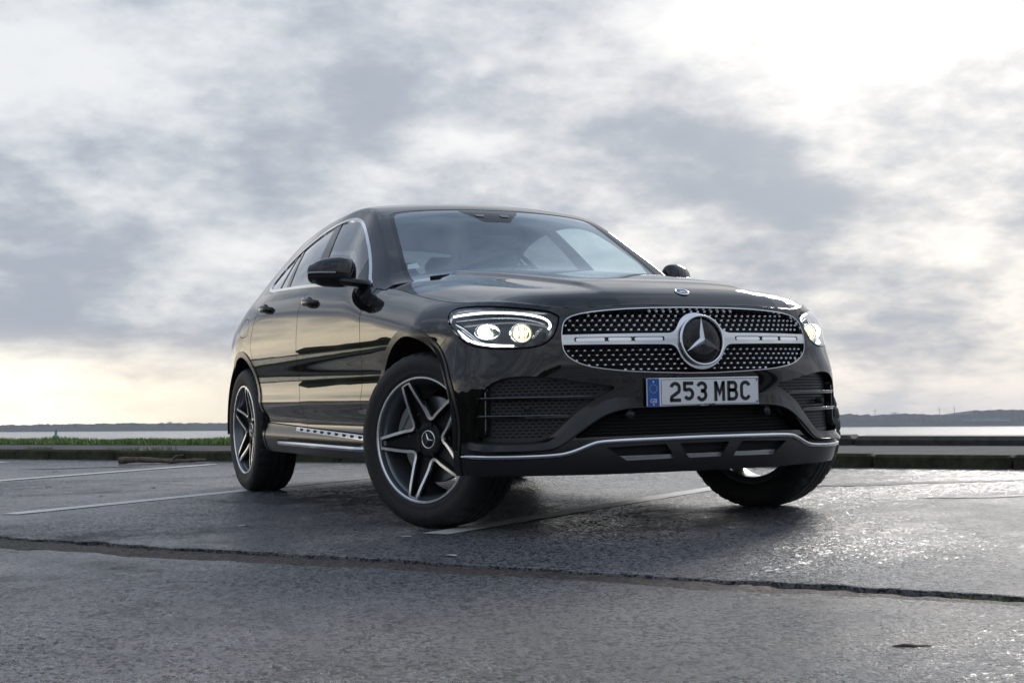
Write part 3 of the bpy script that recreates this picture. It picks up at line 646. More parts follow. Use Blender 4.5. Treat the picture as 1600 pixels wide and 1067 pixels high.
# ---- headlights
for sgn in (1, -1):
    f_ = (lambda p: p) if sgn > 0 else mirror
    hsd = sdf(HLP, hl.UV)
    lamp = panel('headlight', [f_(hl)], mat('lamp_housing_black', (.012,.013,.015), .22, 0, .4) if sgn > 0 else bpy.data.materials['lamp_housing_black'], car, 0, -.060)
    panel('lamp_cover', [f_(cut(hl, sdf(HLP, hl.UV)+.007)[0])], LENS, lamp, 0, 0)
    rim_ = cut(hl, sdf(HLP, hl.UV)+.007)[1]; panel('lamp_rim', [f_(rim_)], GLOSSBLACK, lamp, .058, -.001)
    def P3(y, z, d): s = s_y(y, z); P, n = pt(s*sgn, z, d); return P, n
    def onlamp(pts, d, rad, name, m, sq=None):
        b = MB(); pp = chaikin(pts, 2, False); b.tube([P3(y, z, d)[0] for y, z in pp], rad, 8, squash=sq); return b.build(name, m, lamp)
    onlamp([(.885,.862),(.868,.884),(.80,.893),(.72,.884),(.645,.866),(.607,.846),(.600,.820),(.612,.806)], -.022, .0047, 'light_guide', DRL, (1.1, .9))
    onlamp([(.893,.850),(.885,.822),(.868,.775),(.845,.756),(.80,.747),(.735,.742)], -.022, .0049, 'light_guide', DRL, (1.1, .9))
    onlamp([(.880,.86),(.86,.775),(.80,.738),(.70,.735)], -.040, .014, 'lamp_bezel', SILVER, (1.0, .5))
    for (y, z, r, hot) in ((.818,.812,.026,True), (.715,.800,.031,False)):
        P, n = P3(y, z, -.050); N_ = Vector((1, .15*sgn, .03)).normalized(); wx = 1.55 if hot else 1.12
        M_ = Matrix.Translation(Vector(P)) @ N_.to_track_quat('Y', 'Z').to_matrix().to_4x4(); MS = M_ @ Matrix.Diagonal((wx, 1, 1, 1))
        b = MB(); b.lathe([(.0001, -.012), (r*.6, -.008), (r*.95, .004), (r*1.06, .018), (r*1.16, .026), (r*1.28, .020), (r*1.30, .0)], 32); o = b.build('reflector_bowl', CHROME, lamp); o.matrix_local = MS
        if hot:
            b = MB(); b.lathe([(.0001, .018), (r*.45, .016), (r*.74, .008), (r*.78, .0)], 24); o3 = b.build('lit_projector', LAMPHOT, lamp); o3.matrix_local = M_ @ Matrix.Translation((-.012*sgn, .006, 0))
        else:
            b = MB(); b.lathe([(.0001, .034), (r*.4, .032), (r*.75, .023), (r*.96, .006)], 32); o2 = b.build('projector_lens', LAMPWARM, lamp); o2.matrix_local = M_
            for dx_, w_, mm in ((.30, .10, INK), (-.42, .22, CHROME), (.62, .16, CHROME)):
                b = MB(); b.tube([(dx_*r*(1 if sgn > 0 else -1), .0345*math.sqrt(max(0, 1-(dx_*dx_+q*q)*.75)), q*r) for q in np.linspace(-.78, .78, 9)], w_*r*.5, 6, squash=(1, .35)); q_ = b.build('lens_band', mm, lamp); q_.matrix_local = M_
    onlamp([(.872,.868),(.80,.876),(.72,.868),(.655,.850),(.622,.832)], -.036, .0045, 'inner_bezel', SILVER, (1.0, .6))
    for k in range(6):
        P, n = P3(.640+.006*k, .812-.007*k, -.034); b = MB(); b.box(P, (.010, .012, .0035)); b.build('lamp_facet', CHROME, lamp)
    b = MB()
    for k in range(9):
        P, n = P3(.628+.009*k*.6, .772+.0*k, -.040); b.box(P, (.004, .004, .05))
    b.build('lamp_fluting', SATIN, lamp)
# ---- bonnet
X = np.r_[np.arange(.735, .25, -.0055), np.arange(.25, -.66, -.010)]; Y = np.linspace(-.86, .86, 300)
hd = mkgrid(lambda x, y: np.stack([x, y, hood_z(x, y)], -1), X, Y, lambda P, u, v: P[:, :2].copy(), flip=True)
eh = E_of(np.linspace(0, s_x(-.63), 160)); hp = [(x-.0, y) for x, y in eh]+[(-.625, .70), (-.605, .45), (-.60, 0)]
hp = [(x, y) for x, y in hp]+[(x, -y) for x, y in hp[::-1] if y > 1e-6]
hd = cut(hd, sdf(hp, hd.UV)+.0035)[0]
hood = panel('bonnet', [hd], PAINT, car, .022)
hz = float(hood_z(np.array(.645), np.array(0.))); gx = float(hood_z(np.array(.640), np.array(0.)))-float(hood_z(np.array(.650), np.array(0.)))
roundel('bonnet_badge', hood, (.645, 0, hz+.002), (gx*100, 0, 1), .027, up=(-.3, 0, 1), disc=mat('badge_blue_black', (.01,.014,.03), .15, 0, .5), rr=.14)
# ---- greenhouse
def smc(P, uu, vv):
    w_ = np.clip(1-np.abs(vv-1.04)/.20, 0, 1)[..., None]*.5
    for _ in range(15):
        Q = P.copy(); Q[:, 1:-1] += w_[:, 1:-1]*(.5*(P[:, :-2]+P[:, 2:])-P[:, 1:-1]); Q[..., 0] = P[..., 0]; P = Q
    return P
qs = np.r_[np.linspace(0, .8, 36)[:-1], np.linspace(.8, 1.25, 40)[:-1], np.linspace(1.25, 2, 44)]
gh = mkgrid(S3, np.r_[np.arange(-.5, -1.6, -.0065), np.arange(-1.6, -3.86, -.015)], qs, None, smooth=smc)
XZ = lambda p: np.stack([p.V[:, 0], p.V[:, 2]], -1)
DLO = chaikin([(-.735,1.075),(-.80,1.110),(-.892,1.180),(-1.047,1.284),(-1.18,1.365),(-1.30,1.430),(-1.42,1.473),(-1.55,1.497),(-1.72,1.507),(-1.92,1.497),(-2.10,1.473),(-2.26,1.438),(-2.42,1.388),(-2.54,1.318),(-2.615,1.235),(-2.60,1.180),(-2.45,1.163)]+[(x, float(belt_of(np.array(x)))+.006) for x in (-2.3,-2.0,-1.7,-1.4,-1.1,-.9)], 2)
fD = lambda p: np.where(p.UV[:, 1] < 1.12, sdf(DLO, XZ(p)), .5)
dl, gh = cut(gh, fD(gh))
dl_in, ring = cut(dl, sdf(DLO, XZ(dl))+.015)
def band(p, a0, a1, b0, b1):     # between two leaning lines (x at z=1.12 / 1.49)
    z = (p.V[:, 2]-1.12)/.37; return np.maximum(p.V[:, 0]-(a0+(a1-a0)*z), (b0+(b1-b0)*z)-p.V[:, 0])
sail, w1 = cut(dl_in, -(dl_in.V[:, 0]-(-.955-.30*(dl_in.V[:, 2]-1.08))))
bp, w1 = cut(w1, band(w1, -1.50, -1.775, -1.665, -1.885))
fw, w1 = cut(w1, -(w1.V[:, 0]+1.60+.74*(w1.V[:, 2]-1.12)))
dv, w1 = cut(w1, band(w1, -2.075, -2.39, -2.145, -2.425))
rw, w1 = cut(w1, -(w1.V[:, 0]+2.10+.80*(w1.V[:, 2]-1.12)))
dv2, qw = cut(w1, band(w1, -2.30, -2.43, -2.325, -2.445))
WSP = chaikin([(-.55,-.15),(-.55,.71),(-.70,.702),(-.95,.645),(-1.15,.598),(-1.225,.575),(-1.262,.53),(-1.258,.3),(-1.250,0),(-1.250,-.15)], 1)
XY = lambda p: p.V[:, :2]
ws, gh = cut(gh, np.where(gh.UV[:, 1] > 1.0, sdf(WSP, XY(gh)), .5))
ws_in, ws_b = cut(ws, sdf(WSP, XY(ws))+.024)
RWP = chaikin([(-2.85,-.15),(-2.85,.45),(-3.0,.475),(-3.45,.44),(-3.52,.40),(-3.55,0),(-3.55,-.15)], 1)
rwin, gh = cut(gh, np.where(gh.UV[:, 1] > 1.0, sdf(RWP, XY(gh)), .5))
roof_cut = cut(gh, gh.V[:, 0]+.60)[0]
roof = panel('roof_and_pillars', B2(roof_cut), PAINT, car, .02)
FRP = [(-1.24,-.20),(-1.24,.15),(-1.20,.13),(-1.14,.075),(-1.105,.05),(-1.105,-.10),(-1.14,-.125),(-1.20,-.18)]
wsa = [cut(q, sdf(FRP, XY(q))) for q in B2(ws_in)]
panel('windscreen', [q[1] for q in wsa], WSGLASS, car, 0); panel('sensor_panel', [q[0] for q in wsa], GLOSSBLACK, car, 0, -.0005); panel('windscreen_border', B2(ws_b), GLOSSBLACK, car, .004, -.0015)
panel('rear_screen', B2(rwin), PRIVACY, car, 0)
for f_ in ((lambda p: p), mirror):
    panel('window_chrome', [f_(ring)], CHROME, car, .01, .003)
    panel('front_side_window', [f_(fw)], SIDEGLASS, car, 0, -.004); panel('rear_side_window', [f_(rw)], PRIVACY, car, 0, -.004); panel('quarter_window', [f_(qw)], PRIVACY, car, 0, -.004)
    panel('centre_pillar', [f_(bp)], GLOSSBLACK, car, .01, -.001); panel('window_divider', [f_(dv)], GLOSSBLACK, car, .01, -.001); panel('window_divider', [f_(dv2)], GLOSSBLACK, car, .01, -.001); panel('mirror_sail', [f_(sail)], GLOSSBLACK, car, .01, -.001)
# ---- cabin
b = MB(); b.prism([(-.62,1.02),(-.70,1.075),(-.95,1.09),(-1.10,1.05),(-1.16,.96),(-1.12,.80),(-.62,.80)], -.70, .70, lambda a_, b_, c_: (a_, c_, b_)); b.build('dashboard', LEATHER, car)
b = MB(); b.box((-2.0, 0, .42), (2.9, 1.5, .06)); b.box((-3.05, 0, .78), (.5, 1.2, .5)); b.build('cabin_floor', VOID, car)
hl_in = cut(roof_cut, np.maximum(1.10-roof_cut.UV[:, 1], np.maximum(roof_cut.V[:, 0]+1.30, -2.8-roof_cut.V[:, 0])))[0]
panel('headliner', B2(hl_in), HEADLINER, car, 0, -.045)
def seat(x, y, wd):
    b = MB(); b.box((x+.20, y, .66), (.52, wd, .18), Matrix.Rotation(-.12, 3, 'Y'), .05); b.box((x-.11, y, .98), (.15, wd*.96, .64), Matrix.Rotation(-.30, 3, 'Y'), .06); o = b.build('seat', LEATHER, car)
    for yy in ((0,) if wd < .8 else (-.36, .36)):
        b = MB(); b.box((x-.245, y+yy, 1.335), (.10, .25, .17), Matrix.Rotation(-.25, 3, 'Y'), .04); b.build('headrest', LEATHER, o)
seat(-1.75, .37, .50); seat(-1.75, -.37, .50); seat(-2.55, 0, 1.2)
b = MB(); c_ = Vector((-1.27, -.37, 1.0)); ax = Vector((-.90, 0, .44)).normalized(); u_ = Vector((0, 1, 0)); v_ = ax.cross(u_)
b.tube([c_+(u_*math.cos(t)+v_*math.sin(t))*.18 for t in np.linspace(0, 2*math.pi, 33)[:-1]], .016, 8, close=True); b.tube([c_-u_*.17, c_+u_*.17], .02, 6); b.tube([c_, c_-v_*.17], .02, 6); b.tube([c_, c_-ax*.25], .03, 8); b.build('steering_wheel', LEATHER, car)
def wsp(x, y, d):
    zt = float(ctop(np.array(-x))); c2 = cant(np.array(-x)); q = 1-abs(y)/c2[0]; z = c2[1]+(zt-c2[1])*(1-(1-q)**2.2); return Vector((x-.45*d, y, z-.86*d))
sp_ = [o for o in car.children if o.name == 'sensor_panel'][0]
for y in (-.095, .045):
    b = MB(); b.add([wsp(x, y+q, -.003) for x, q in ((-1.185,-.026),(-1.185,.026),(-1.158,.020),(-1.162,-.020))], [(0,1,2,3)]); b.build('camera_window', CALIPER, sp_)
b = MB(); b.box(wsp(-1.09, -.02, .09), (.03, .24, .065), Matrix.Rotation(.2, 3, 'Y'), .02); b.build('interior_mirror', DULL, car)
b = MB(); b.add([wsp(x, y, .004) for x, y in ((-.735,-.665),(-.735,-.60),(-.775,-.60),(-.770,-.65))], [(0,1,2,3)]); b.build('permit_sticker', WHITEPL, car)
for y0, y1 in ((-.60,.02), (-.02,.58)):
    b = MB(); b.tube([wsp(-.612-.03*t*(1-t), y0+(y1-y0)*t, -.006) for t in np.linspace(0, 1, 12)], .006, 6); b.build('wiper', DULL, car)
# ---- door mirrors
for sgn in (1, -1):
    b = MB(); A_, B_ = np.array((-.905,.872,1.150)), np.array((-1.050,1.062,1.163)); D_ = B_-A_; dn = np.array((D_[1], -D_[0], 0)); dn /= np.linalg.norm(dn)
    es = [0,.03,.10,.22,.38,.55,.72,.85,.93,.98,1.0]; hh = cspl([0,.03,.1,.25,.5,.75,.9,.97,1], [.040,.054,.066,.0735,.0715,.060,.046,.030,.006]); dd = cspl([0,.03,.1,.25,.5,.75,.9,.97,1], [.030,.044,.058,.068,.070,.060,.044,.028,.006]); rings = []
    for e in np.linspace(0, 1, 22):
        e = 1-(1-e)**1.5; c_ = A_+D_*e; r_ = []
        for t in np.linspace(0, 2*math.pi, 25)[:-1]:
            ct, st_ = math.cos(t), math.sin(t); k = 2/2.35
            zz = math.copysign(abs(st_)**k, st_)*float(hh(np.array(e))); xx = math.copysign(abs(ct)**k, ct)*float(dd(np.array(e)))
            if ct < 0: xx *= .8
            r_.append(c_+dn*xx+np.array((0, 0, zz-.014*e*e)))
        rings.append(r_)
    v_ = [tuple(q*np.array((1, sgn, 1))) for r_ in rings for q in r_]
    b.add(v_, [(i*24+j, i*24+(j+1) % 24, (i+1)*24+(j+1) % 24, (i+1)*24+j) for i in range(21) for j in range(24)]+[tuple(range(24)), tuple(range(21*24, 22*24))], True)
    mr = b.build('door_mirror', PAINT, car, 50)
    b = MB(); b.tube([np.array((1, sgn, 1))*q for q in ((-.80,.845,1.085),(-.85,.875,1.095),(-.905,.905,1.105),(-.94,.93,1.12))], [.020,.026,.032,.030], 10, squash=(1.5, .8)); b.build('mirror_arm', GLOSSBLACK, mr)
    b = MB(); b.tube([np.array((1, sgn, 1))*(A_+D_*e+dn*(float(dd(np.array(e)))*1.0+.0005)+np.array((0,0,-.006-.004*e))) for e in np.linspace(.30, .93, 14)], .005, 6, squash=(.5, 1)); b.build('indicator_lens', mat('indicator_glass', (.35,.36,.38), .1, .4) if sgn > 0 else bpy.data.materials['indicator_glass'], mr)
# ---- number plate
PX = .797
plate = MB(); plate.box((PX-.004, -.002, .546), (.010, .520, .111), None, .003); plate = plate.build('number_plate', PLATEW, car)
b = MB(); b.box((PX-.018, -.002, .546), (.020, .50, .095)); b.build('plate_holder', DULL, plate)
PXF = PX+.0012; fr = lambda a_, b_, c_: (PXF+c_, -.002-.26+a_, .546-.0555+b_)
b = MB(); b.prism([(.0015,.0015),(.054,.0015),(.054,.1095),(.0015,.1095)], 0, .0008, fr); band_ = b.build('blue_band', PLATEB, plate)
def stroke(b, pts, wdt, closed=False, h=.0012):
    pts = [np.array(q, float) for q in pts]; m_ = len(pts); L_, R_ = [], []
    for i in range(m_):
        a_ = pts[i]-pts[i-1] if (i > 0 or closed) else None; c_ = pts[(i+1) % m_]-pts[i] if (i < m_-1 or closed) else None
        na = None if a_ is None else np.array((-a_[1], a_[0]))/np.linalg.norm(a_); nc = None if c_ is None else np.array((-c_[1], c_[0]))/np.linalg.norm(c_)
        if na is None: n_ = nc
        elif nc is None: n_ = na
        else: n_ = na+nc; n_ = n_/max(n_@n_, .35)*2*.5*2 if False else n_/np.linalg.norm(n_)/max(math.cos(.5*math.acos(float(np.clip(na@nc, -1, 1)))), .5)
        L_.append(pts[i]+n_*wdt/2); R_.append(pts[i]-n_*wdt/2)
    for i in range(m_ if closed else m_-1):
        j = (i+1) % m_; b.prism([tuple(L_[i]), tuple(R_[i]), tuple(R_[j]), tuple(L_[j])], 0, h, fr)
def arc(cx, cy, rx, ry, a0, a1, n=9): return [(cx+rx*math.cos(R(t)), cy+ry*math.sin(R(t))) for t in np.linspace(a0, a1, n)]
GW, GH, SW = .050, .079, .0135; e_ = SW/2; a_, t_ = e_, GH-e_; rr_ = GW-e_; mx_ = GW/2
GL = {'2': [arc(mx_, t_-.0165, mx_-e_, .0165, 172, 0, 9)+[(rr_, .047), (rr_-.002, .040), (a_+.002, .020), (a_, .012), (a_, a_)], [(a_-e_, a_), (rr_+e_, a_)]],
 '5': [[(rr_+.004, t_), (a_, t_)], [(a_, t_+e_), (a_, .043)], [(a_, .047)]+arc(mx_, .030, mx_-e_, .0185, 120, -150, 14)],
 '3': [arc(mx_, t_-.016, mx_-e_, .016, 165, -80, 11)+[(mx_-.004, .0425)], [(mx_-.004, .0425)]+arc(mx_, .0245, mx_-e_, .0180, 80, -165, 12)],
 'M': [[(a_, 0), (a_, GH)], [(rr_, 0), (rr_, GH)], [(a_+.001, t_+.002), (mx_, .030), (rr_-.001, t_+.002)]],
 'B': [[(a_, 0), (a_, GH)], [(a_, t_), (mx_+.002, t_)]+arc(mx_+.004, t_-.0155, mx_-e_-.006, .0155, 80, -80, 8)+[(a_, .0425)], [(a_, .0425), (mx_+.004, .0425)]+arc(mx_+.004, .0245, mx_-e_-.003, .0180, 80, -80, 8)+[(a_, a_)]],
 'C': [arc(mx_, t_-.0175, mx_-e_, .0175, 15, 180, 10)+arc(mx_, a_+.0175, mx_-e_, .0175, 180, 345, 10)]}
x_ = .1015
for ch_ in '253 MBC':
    if ch_ == ' ': x_ += .033-.011; continue
    b = MB()
    for st_ in GL[ch_]: stroke(b, [(x_+q[0], .0165+q[1]) for q in st_], SW)
    b.build('plate_character', INK, plate); x_ += GW+.011
b = MB(); stroke(b, [(.066,.006),(.514,.006),(.5165,.0085),(.5165,.1025),(.514,.105),(.066,.105),(.0635,.1025),(.0635,.0085)], .0014, True, .0009); b.build('plate_border', INK, plate)
def text(body, size, loc, m, parent, name, ext=.0004, align='CENTER', M_=None):
    cu = bpy.data.curves.new(name, 'FONT'); cu.body = body; cu.size = size; cu.align_x = align; cu.align_y = 'CENTER'; cu.extrude = ext; cu.resolution_u = 3
    t = bpy.data.objects.new(name, cu); COL.objects.link(t); me = bpy.data.meshes.new_from_object(t); bpy.data.objects.remove(t)
    me.materials.append(m); o = bpy.data.objects.new(name, me); COL.objects.link(o); o.parent = parent
    o.matrix_local = M_ if M_ is not None else Matrix.Translation(loc) @ Matrix(((0,0,1,0),(1,0,0,0),(0,1,0,0),(0,0,0,1))); return o
text('GB', .024, fr(.0275,.022,.0010), PLATEW, band_, 'country_letters', .0003)
text('Mercedes-Benz', .0085, fr(.285,.0062,.0014), INK, plate, 'dealer_name', .0002)
b = MB()
for k in range(12):
    q = 2*math.pi*k/12; c_ = (.0275+.0165*math.cos(q), .070+.0165*math.sin(q)); b.prism([(c_[0]+(.0028 if i % 2 == 0 else .0012)*math.sin(math.pi*i/5), c_[1]+(.0028 if i % 2 == 0 else .0012)*math.cos(math.pi*i/5)) for i in range(10)], .0006, .0012, fr)
o = b.build('star_ring', PLATEY, band_); o['kind'] = 'stuff'
for a_, b_ in ((.0275,.097),(.0275,.008),(.508,.0985),(.508,.012)):
    q = MB(); q.prism([(a_+.0035*math.cos(t), b_+.0035*math.sin(t)) for t in np.linspace(0, 6.283, 9)[:-1]], .0005, .002, fr); q.build('plate_screw', WHITEPL if a_ < .1 else INK, plate)
# ---- wheels
def ribbon(b, pts, wdt, th, closed=False):
    """flat bar along (x, z, h) points; h is measured along the wheel axis"""
    n_ = len(pts); vs = []
    for i, (x, z, h) in enumerate(pts):
        p0 = np.array(pts[max(i-1, 0)][:2]); p1 = np.array(pts[min(i+1, n_-1)][:2]); t = p1-p0; t /= np.linalg.norm(t); q = np.array((-t[1], t[0]))*wdt/2
        for sx, hh_ in ((1, 0), (-1, 0), (-1, -th), (1, -th)): vs.append((x+sx*q[0], h+hh_, z+sx*q[1]))
    fs = [(i*4+j, i*4+(j+1) % 4, i*4+4+(j+1) % 4, i*4+4+j) for i in range(n_-1) for j in range(4)]+[(0,1,2,3), tuple(range(4*n_-4, 4*n_))]
    b.add(vs, fs)
TYR = MB(); prof = [(.252,-.100),(.262,-.112),(.285,-.121),(.318,-.1245),(.345,-.119),(.358,-.108),(.3645,-.094),(.368,-.066),(.3685,-.056),(.360,-.055),(.360,-.046),(.3695,-.045),(.370,-.012),(.3615,-.0115),(.3615,-.0025),(.370,-.002),(.370,.030),(.361,.031),(.361,.040),(.3688,.041),(.368,.066),(.3645,.094),(.358,.108),(.349,.1165),(.343,.1185),(.340,.1215),(.318,.1245),(.296,.1225),(.286,.1195),(.282,.1205),(.268,.115),(.262,.110),(.252,.100)]
nT = 200; k_ = len(prof); vs_ = []
for i in range(nT):
    q = 2*math.pi*i/nT; g_ = i % 5 == 0
    for r_, h_ in prof:
        if g_ and .058 < abs(h_) < .112 and r_ > .35: r_ -= .007
        vs_.append((r_*math.cos(q), h_, r_*math.sin(q)))
TYR.add(vs_, [(i*k_+j, i*k_+j+1, ((i+1) % nT)*k_+j+1, ((i+1) % nT)*k_+j) for i in range(nT) for j in range(k_-1)], True)
_t = TYR.build('tyre', RUBBER, None, 40); TY_ME = _t.data; bpy.data.objects.remove(_t)
def once(mb, name, m, auto=35):
    o = mb.build(name, m, None, auto); me = o.data; bpy.data.objects.remove(o); return me
RIM = MB(); RIM.lathe([(.2535,.1135),(.249,.106),(.2465,.092),(.240,.086),(.2335,.060),(.226,.0),(.226,-.09),(.25,-.105),(.256,-.105)], 72)
RIM_ME = once(RIM, 'rim_barrel', ALLOY)
LIP = MB(); LIP.lathe([(.2640,.108),(.2655,.114),(.2630,.1175),(.2570,.1175),(.2535,.1135),(.2535,.108)], 96); LIP_ME = once(LIP, 'rim_lip', MACHINED)
hs = lambda r: .080+.027*sm(.07, .25, r)
SPK = MB(); secs = []
for r_ in np.linspace(.040, .250, 14):
    hw_ = np.interp(r_, [.04,.075,.12,.25], [.044,.0525,.0425,.0215]); h_ = float(hs(np.array(r_))); secs.append([(-hw_, h_-.034, r_), (-hw_, h_-.003, r_), (-hw_+.010, h_-.003, r_), (-hw_+.014, h_-.026, r_), (hw_-.014, h_-.026, r_), (hw_-.010, h_-.003, r_), (hw_, h_-.003, r_), (hw_, h_-.034, r_), (hw_*.6, h_-.055, r_), (-hw_*.6, h_-.055, r_)])
SPK_W = 0; SPK.add([q for s_ in secs for q in s_], [(i*10+j, i*10+(j+1) % 10, (i+1)*10+(j+1) % 10, (i+1)*10+j) for i in range(13) for j in range(10)]+[tuple(range(10)), tuple(range(130, 140))]); SPK_ME = once(SPK, 'spoke', ALLOYBLACK)
BAR = MB(); s36, c36 = math.sin(R(36)), math.cos(R(36))
def bar_pts():
    # in the frame of the gap between two spokes (gap axis = +z)
    out = []
    tipL = np.array((-.0195, .2515)); root = np.array((-.0535, .080))          # relative to its spoke
    def rot(p_, a): return np.array((p_[0]*math.cos(a)+p_[1]*math.sin(a), -p_[0]*math.sin(a)+p_[1]*math.cos(a)))
    right = [rot(np.array((-.0195, .2515)), R(36)), rot(np.array((-.0435, .118)), R(36))]
    left = [np.array((-q[0], q[1])) for q in right]
    pts = chaikin([left[0], left[0]*.5+left[1]*.5, left[1], (-.012, .0905), (.012, .0905), right[1], right[0]*.5+right[1]*.5, right[0]], 3, False)
    return [(q[0], q[1], float(hs(np.array(np.hypot(*q))))+.001) for q in pts]
ribbon(BAR, bar_pts(), .0118, .012); BAR_ME = once(BAR, 'spoke_edge', MACHINED)
CAPB = MB(); ribbon(CAPB, [(-.022,.2495,.108),(.022,.2495,.108)], .010, .012); CAP_ME = once(CAPB, 'spoke_tip', MACHINED)
HUB = MB(); HUB.lathe([(.0001,.062),(.034,.062),(.036,.070),(.052,.074),(.070,.070),(.078,.055),(.078,.0)], 40); HUB_ME = once(HUB, 'hub', ALLOYBLACK)
BLT = MB(); BLT.lathe([(.0001,.074),(.007,.074),(.0085,.070),(.0085,.055)], 6, smooth=False); BLT_ME = once(BLT, 'wheel_bolt', SATIN)
DSC = MB(); DSC.lathe([(.07,.040),(.085,.040),(.088,.032),(.180,.032),(.181,.030),(.181,.004),(.180,.002),(.088,.002)], 64); DSC_ME = once(DSC, 'brake_disc', DISC)
CAL = MB()
for t0, t1, r0, r1, h0, h1 in ((-.50, .50, .118, .198, .034, .060), (-.50, .50, .186, .198, -.04, .04)):
    ts = np.linspace(t0, t1, 9); CAL.add([(r_*math.cos(t), h_, r_*math.sin(t)) for t in ts for r_, h_ in ((r0, h0), (r1, h0), (r1, h1-.006), (r1-.008, h1), (r0+.006, h1), (r0, h1-.006))], [(i*6+j, i*6+(j+1) % 6, i*6+6+(j+1) % 6, i*6+6+j) for i in range(8) for j in range(6)]+[tuple(range(6)), tuple(range(48, 54))])
CAL_ME = once(CAL, 'brake_caliper', CALIPER)
def inst(me, name, parent, M_=None):
    o = bpy.data.objects.new(name, me); COL.objects.link(o); o.parent = parent
    if M_ is not None: o.matrix_local = M_
    return o
STEER = R(24.5)
for (x0, right, st, spin) in ((0, True, STEER, -21.8), (0, False, STEER, 12.0), (-2.873, True, 0, 8.0), (-2.873, False, 0, 30.0)):
    n_ = Vector((math.sin(st), -math.cos(st), 0)) if right else Vector((-math.sin(st), math.cos(st), 0)); t_ = Vector((math.cos(st), math.sin(st), 0)); ex = -t_ if right else t_
    M0 = Matrix(((ex.x, n_.x, 0, x0), (ex.y, n_.y, 0, -.8105 if right else .8105), (0, 0, 1, .3685), (0, 0, 0, 1)))
    wh = inst(RIM_ME, 'wheel', car, M0 @ Matrix.Rotation(R(spin)*(1 if right else 1), 4, 'Y').inverted() if False else M0 @ Matrix.Rotation(R(-spin) if right else R(spin), 4, 'Y'))
    inst(TY_ME, 'tyre', wh); inst(LIP_ME, 'rim_lip', wh); inst(HUB_ME, 'hub', wh)
    for k in range(5):
        r_ = Matrix.Rotation(2*math.pi*k/5, 4, 'Y'); inst(SPK_ME, 'spoke', wh, r_); inst(CAP_ME, 'spoke_tip', wh, r_); inst(BAR_ME, 'spoke_edge', wh, Matrix.Rotation(2*math.pi*(k+.5)/5, 4, 'Y'))
        inst(BLT_ME, 'wheel_bolt', wh, Matrix.Rotation(2*math.pi*(k+.5)/5, 4, 'Y') @ Matrix.Translation((0, 0, .056)))
    inst(DSC_ME, 'brake_disc', wh)
    cal = inst(CAL_ME, 'brake_caliper', car, M0 @ Matrix.Rotation(R(-33 if right else -25) if x0 == 0 else R(200), 4, 'Y'))
    if right and x0 == 0: text('Mercedes-Benz', .024, None, INK, cal, 'caliper_lettering', .0005, M_=Matrix.Rotation(.0, 4, 'Y') @ Matrix.Translation((.158, .0607, 0)) @ Matrix(((0,1,0,0),(0,0,1,0),(1,0,0,0),(0,0,0,1))))
    # cap in the car frame so that its star stands as photographed
    cp = roundel('wheel_cap', wh, (0, .0705, 0), (0, 1, 0), .036, disc=ALLOYBLACK, starm=STARM, rr=.10, dome=.10)
